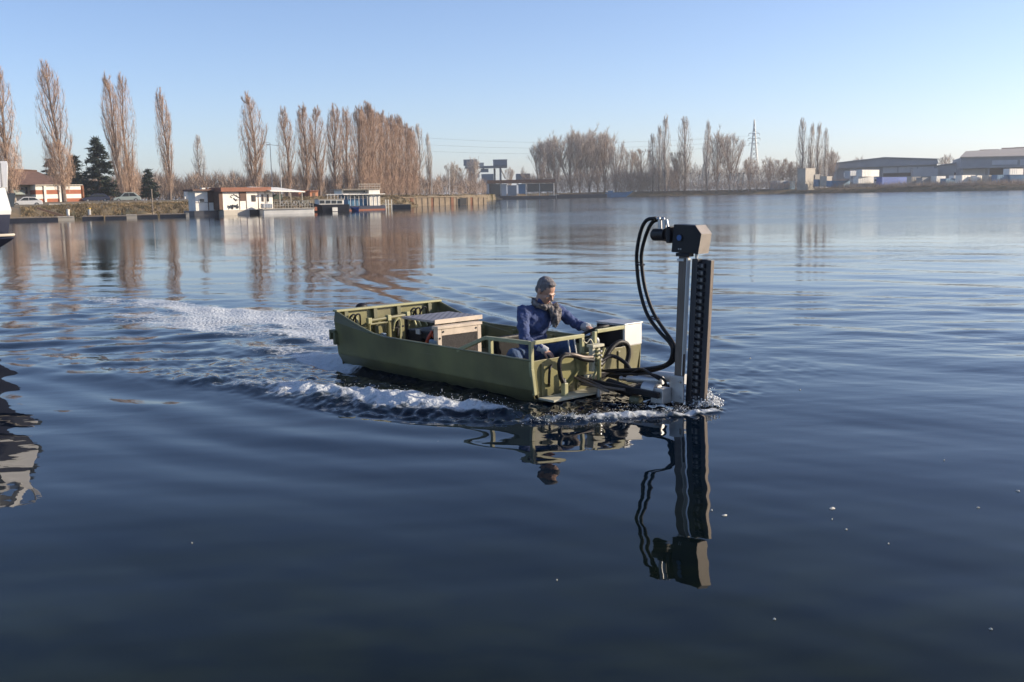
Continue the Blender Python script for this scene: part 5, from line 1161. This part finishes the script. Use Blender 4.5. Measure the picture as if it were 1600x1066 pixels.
# ------------------------------------------------------------------ the man at the controls
SKIN = mat('skin', (0.46, 0.27, 0.19), .5, var=.10, vscale=25, bump=.06, bscale=120)
HAIR = mat('grey_hair', (0.17, 0.155, 0.155), .7, var=.4, vscale=60, bump=.6, bscale=180)
SHIRT = mat('navy_jersey', (0.042, 0.066, 0.165), .85, var=.18, vscale=12, bump=.35, bscale=45)
JEANS = mat('blue_jeans', (0.040, 0.075, 0.15), .85, var=.22, vscale=14, bump=.35, bscale=70)
CUFF = mat('pale_cuff', (0.42, 0.43, 0.45), .85, var=.12, vscale=20, bump=.3, bscale=80)
SCARF = mat('patterned_scarf', (0.23, 0.21, 0.20), .9, var=.15, vscale=26, col2=(.035, .032, .035), bump=.6, bscale=60)
EYE = mat('eye', (0.03, 0.025, 0.02), .15, var=.1); EYEW = mat('eye_white', (.6, .58, .55), .3, var=.05); LIP = mat('lips', (.30, .12, .10), .5, var=.1)
SHOE = mat('dark_shoe', (.02, .02, .022), .5, var=.2)
PO = np.array((-.78, .75, .15))                   # he sits here, in boat coordinates
person = empty('person', bw(*PO), BYAW)
tag(person, 'person in a navy jersey, grey scarf and blue jeans seated at the green workboat controls', 'person')
P_ = lambda *c: np.array(c, float) - PO
hipR, hipL = P_(-.79, .66, .235), P_(-.79, .84, .235)
kneR, kneL = P_(-.60, .33, .315), P_(-.45, .91, .355)
ankR, ankL = P_(-.43, .45, -.035), P_(-.33, .89, -.035)
pel, wai, che, nek = P_(-.80, .75, .25), P_(-.79, .75, .40), P_(-.735, .75, .60), P_(-.685, .755, .745)
shR, shL = P_(-.72, .565, .69), P_(-.69, .935, .70)
elR, elL = P_(-.60, .47, .445), P_(-.52, 1.10, .53)
wrR, wrL = P_(-.455, .58, .355), P_(-.335, 1.03, .535)
hd = P_(-.615, .765, .885)
hf = np.array((.84, .06, -.50)); hf /= np.linalg.norm(hf)
hr = np.cross(hf, (0, 0, 1)); hr /= np.linalg.norm(hr); hu = np.cross(hr, hf)
def hp(r, f, u): return hd + hr * r + hf * f + hu * u
def limb(mb, a, b, ra, rb, n=14):
    mb.tube([a, b], [ra, rb], n); mb.ball(a, ra, 12, 8); mb.ball(b, rb, 12, 8)
def ellip(mb, c, axes, rr, nu=16, nv=12):
    k = len(mb.v); mb.ball((0, 0, 0), (1, 1, 1), nu, nv)
    for i in range(k, len(mb.v)):
        v = mb.v[i]; q = np.array(c) + sum(axes[j] * rr[j] * v[j] for j in range(3)); mb.v[i] = tuple(q)
def hand(mb, w, d, side, curl, palm):
    """palm and five fingers from a wrist; d points along the hand, palm is the direction the palm faces"""
    d = np.array(d, float); d /= np.linalg.norm(d); palm = np.array(palm, float); palm -= d * (palm @ d); palm /= np.linalg.norm(palm)
    s = np.cross(d, palm) * side
    ellip(mb, w + d * .048, (d, s, palm), (.050, .040, .017)); limb(mb, w, w + d * .02, .024, .026)
    for k, (off, ln) in enumerate(((-.030, .070), (-.010, .082), (.010, .078), (.029, .060))):
        p0 = w + d * .082 + s * off; a = curl * .5; q = [p0]
        for seg, f in ((.45, 1.0), (.32, 2.1), (.23, 3.0)):
            q.append(q[-1] + ln * seg * (d * math.cos(a * f) + palm * math.sin(a * f)))
        mb.tube([w + d * .05 + s * off * .9] + q, [.0098, .0096, .0088, .0080, .0066], 8); mb.ball(q[-1], .0068, 8, 6)
    t = [w + d * .025 - s * .030, w + d * .052 - s * .052 + palm * .018, w + d * .078 - s * .048 + palm * .036, w + d * .096 - s * .036 + palm * .045]
    mb.tube(t, [.0135, .0115, .0100, .0075], 8); mb.ball(t[-1], .0078, 8, 6)
bd = MB()
for a, b, ra, rb in ((hipR, kneR, .078, .054), (hipL, kneL, .078, .054), (kneR, ankR, .052, .036), (kneL, ankL, .052, .036),
                     (shR, elR, .046, .038), (shL, elL, .046, .038), (elR, wrR, .037, .026), (elL, wrL, .037, .026), (nek, hp(0, -.02, -.06), .056, .052)): limb(bd, a, b, ra, rb)
X_, Y_, Z_ = np.array((1., 0, 0)), np.array((0, 1., 0)), np.array((0, 0, 1.))
ellip(bd, pel, (X_, Y_, Z_), (.115, .155, .095)); ellip(bd, wai, (X_, Y_, Z_), (.105, .135, .14)); ellip(bd, che, (X_, Y_, Z_), (.108, .165, .145)); limb(bd, shR, shL, .052, .052)
# head and face
ellip(bd, hp(0, -.012, .03), (hr, hf, hu), (.076, .096, .094)); ellip(bd, hp(0, .022, -.045), (hr, hf, hu), (.060, .068, .072)); ellip(bd, hp(0, .055, -.090), (hr, hf, hu), (.030, .026, .024))
ellip(bd, hp(0, .083, .012), (hr, hf, hu), (.055, .014, .012))
bd.tube([hp(0, .086, .005), hp(0, .104, -.022), hp(0, .112, -.036)], [.009, .012, .016], 10); ellip(bd, hp(0, .100, -.040), (hr, hf, hu), (.018, .014, .009))
for s in (-1, 1):
    ellip(bd, hp(s * .077, -.012, -.012), (hr, hf, hu), (.009, .019, .031)); ellip(bd, hp(s * .040, .068, -.028), (hr, hf, hu), (.022, .016, .018))
hand(bd, wrR, (.75, .42, -.50), 1, 1.15, (.35, .25, -.9)); hand(bd, wrL, (.75, -.10, -.12), -1, 1.0, (.1, -.15, -1))
bo = bd.build('body', SKIN, person)
def solid(o, vox, sm=3, disp=0.0, scale=.05):
    r = o.modifiers.new('merge', 'REMESH'); r.mode = 'VOXEL'; r.voxel_size = vox; r.use_smooth_shade = True
    s = o.modifiers.new('smooth', 'SMOOTH'); s.factor = .5; s.iterations = sm
    if disp:
        t = bpy.data.textures.new('folds', 'CLOUDS'); t.noise_scale = scale
        d = o.modifiers.new('folds', 'DISPLACE'); d.texture = t; d.strength = disp; d.mid_level = .5; d.texture_coords = 'LOCAL'
solid(bo, .0058, 3)
for s in (-1, 1):
    e = MB(); ellip(e, hp(s * .032, .079, -.004), (hr, hf, hu), (.013, .008, .008), 12, 8); eo = e.build('eye', EYEW, bo, smooth=True)
    e = MB(); ellip(e, hp(s * .031, .0855, -.006), (hr, hf, hu), (.0055, .003, .0055), 10, 6); e.build('iris', EYE, eo, smooth=True)
    e = MB(); e.tube([hp(s * .014, .093, .014), hp(s * .034, .092, .021), hp(s * .052, .080, .014)], [.004, .005, .003], 6); e.build('eyebrow', HAIR, bo, smooth=True)
e = MB(); e.tube([hp(-.024, .077, -.068), hp(-.010, .087, -.065), hp(0, .088, -.066), hp(.010, .087, -.065), hp(.024, .077, -.068)], [.003, .006, .0065, .006, .003], 8); e.build('mouth', LIP, bo, smooth=True)
hm = MB(); ellip(hm, hp(0, -.022, .046), (hr, hf, hu), (.080, .095, .088), 20, 14); ellip(hm, hp(0, -.058, -.015), (hr, hf, hu), (.068, .054, .052)); ellip(hm, hp(0, .040, .098), (hr, hf, hu), (.050, .030, .026))
for s in (-1, 1): ellip(hm, hp(s * .071, .012, .022), (hr, hf, hu), (.009, .014, .026))
ho = hm.build('hair', HAIR, person); solid(ho, .007, 2, .012, .015)
# clothes
sm_ = MB()
ellip(sm_, pel + np.array((0, 0, .035)), (X_, Y_, Z_), (.128, .166, .09)); ellip(sm_, wai, (X_, Y_, Z_), (.122, .152, .16)); ellip(sm_, che, (X_, Y_, Z_), (.125, .182, .155)); limb(sm_, shR, shL, .063, .063)
limb(sm_, nek, nek + np.array((.01, 0, .035)), .066, .060)
for a, b, ra, rb in ((shR, elR, .064, .052), (shL, elL, .064, .052), (elR, elR + (wrR - elR) * .86, .051, .040), (elL, elL + (wrL - elL) * .86, .051, .040)): limb(sm_, a, b, ra, rb)
so = sm_.build('jersey', SHIRT, person); solid(so, .009, 3, .044, .06)
cu = MB()
for el, wr in ((elR, wrR), (elL, wrL)):
    u_ = (wr - el) / np.linalg.norm(wr - el); c = MB(); c.tube([wr - u_ * .06, wr - u_ * .02, wr + u_ * .032, wr + u_ * .04], [.043, .042, .040, .034], 14)
    co = c.build('cuff', CUFF, person, smooth=True); solid(co, .007, 2, .008, .03)
jm = MB()
ellip(jm, pel - np.array((0, 0, .012)), (X_, Y_, Z_), (.126, .165, .092))
for a, b, ra, rb in ((hipR, kneR, .088, .066), (hipL, kneL, .088, .066), (kneR, ankR, .065, .052), (kneL, ankL, .065, .052)): limb(jm, a, b, ra, rb)
jo = jm.build('jeans', JEANS, person); solid(jo, .010, 3, .024, .05)
sc_ = MB()
ang = np.linspace(0, 2 * math.pi, 15)
sc_.tube([nek + np.array((.022 + .074 * math.cos(a), .078 * math.sin(a), .018 - .03 * math.cos(a))) for a in ang], .027, 10)
dl = nek + np.array((.085, .055, -.02))
sc_.tube([dl, dl + np.array((.035, .02, -.06)), dl + np.array((.045, .03, -.13)), dl + np.array((.03, .02, -.19))], [.036, .044, .044, .022], 10)
sc_.tube([dl + np.array((0, .05, .03)), dl + np.array((.03, .065, -.05)), dl + np.array((.035, .06, -.12))], [.035, .042, .025], 10)
sco = sc_.build('scarf', SCARF, person); solid(sco, .008, 1, .035, .03)
for an, kn, dx in ((ankR, kneR, (1, .25, 0)), (ankL, kneL, (1, 0, 0))):
    d = np.array(dx, float); d /= np.linalg.norm(d); s = MB(); ellip(s, an + d * .07 + np.array((0, 0, -.025)), (d, np.cross(Z_, d), Z_), (.135, .047, .042)); s.build('shoe', SHOE, person, smooth=True)

# ------------------------------------------------------------------ spray, flecks on the water
FOAM = mat('white_spray', (0.66, 0.68, 0.69), .7, var=.08, vscale=40)
def drops(name, items, m):
    V = []; T = []; base = np.array([(1, 1, 1), (1, -1, -1), (-1, 1, -1), (-1, -1, 1), (1.5, 0, 0), (-1.5, 0, 0), (0, 1.5, 0), (0, -1.5, 0), (0, 0, 1.5), (0, 0, -1.5)]) * .6
    F8 = [(8, 4, 6), (8, 6, 5), (8, 5, 7), (8, 7, 4), (9, 6, 4), (9, 5, 6), (9, 7, 5), (9, 4, 7)]
    rg = np.random.default_rng(4)
    for p, r in items:
        o = len(V); q = base * r * rg.uniform(.7, 1.3, base.shape); V += [p + v for v in q]; T += [(a + o, b + o, c + o) for a, b, c in F8]
    return link(name, np_mesh(name, np.array(V), np.array(T), m, True, True), kind='stuff')
rg = np.random.default_rng(12); it = []
mp = at(1093, 634)
for k in range(1100):     # plume thrown up at the foot of the mast
    a = rg.normal(0, 1, 3) * [.05, .05, .0]; h = abs(rg.normal(0, .045)) + .004; it.append((np.array([mp[0] + a[0] + .06, mp[1] + a[1] - .01, .01 + h * math.exp(-3 * math.hypot(a[0], a[1]))]), rg.uniform(.003, .013)))
for px0, py0, px1, py1, n, hh in ((1035, 648, 1085, 640, 160, .02), (830, 661, 1035, 649, 420, .014), (640, 636, 800, 650, 150, .025), (520, 616, 640, 638, 110, .025), (960, 640, 1060, 632, 160, .03)):
    for k in range(n):
        t = rg.random(); p = at(px0 + (px1 - px0) * t, py0 + (py1 - py0) * t) + np.append(rg.normal(0, .05, 2), 0); p[2] = max(.0, water_z(p[0], p[1])) + abs(rg.normal(0, hh)); it.append((p, rg.uniform(.0018, .0045)))
drops('spray', it, FOAM)
FLK = mat('pale_flecks', (0.62, 0.58, 0.48), .8, var=.15, vscale=30)
def fleck(px, py, s, label):
    p = at(px, py); z = water_z(p[0], p[1]); m = MB(); n = 9
    m.add([(s * rg.uniform(.7, 1.2) * math.cos(6.28 * k / n) * 1.3, s * rg.uniform(.7, 1.2) * math.sin(6.28 * k / n), .001) for k in range(n)] + [(0, 0, .006)] + [(s * .8 * math.cos(6.28 * k / n), s * .7 * math.sin(6.28 * k / n), -.012) for k in range(n)],
          [(k, (k + 1) % n, n) for k in range(n)] + [(n + 1 + k, n + 1 + (k + 1) % n, (k + 1) % n, k) for k in range(n)] + [tuple(range(2 * n, n, -1))])
    o = m.build('floating_leaf', FLK); o.location = (p[0], p[1], z + .002); o.rotation_euler = (0, 0, rg.uniform(0, 6))
    tag(o, label, 'leaf', 'pale flecks floating on the water')
fleck(1300, 795, .017, 'largest pale leaf floating on the open water at lower right')
fleck(1132, 806, .013, 'pale leaf floating just right of the mast reflection')
fleck(1112, 798, .006, 'tiny pale speck close left of the leaf beside the mast reflection')
fleck(1590, 768, .011, 'small pale fleck floating at the right edge of the water')
fleck(1528, 793, .008, 'small pale fleck floating near the right edge')
for px, py, s, tx in ((1322, 828, .006, 'tiny pale speck below the largest leaf on the open water'), (1388, 850, .005, 'tiny pale speck right of and below the largest leaf'), (1548, 985, .006, 'tiny pale speck alone in the lower right corner water'), (1210, 968, .006, 'tiny pale speck below the end of the mast reflection'),
        (1300, 812, .004, 'tiniest speck just under the largest leaf'), (870, 905, .003, 'tiny pale speck left of the hose reflection'), (300, 850, .004, 'pale speck right of the moored cruiser reflection'),
        (1475, 720, .006, 'small pale speck on the water at middle right'), (1250, 610, .007, 'pale speck on the water level with the mast foot'), (1172, 560, .009, 'pale fleck on the water right of the mast')):
    fleck(px, py, s, tx)
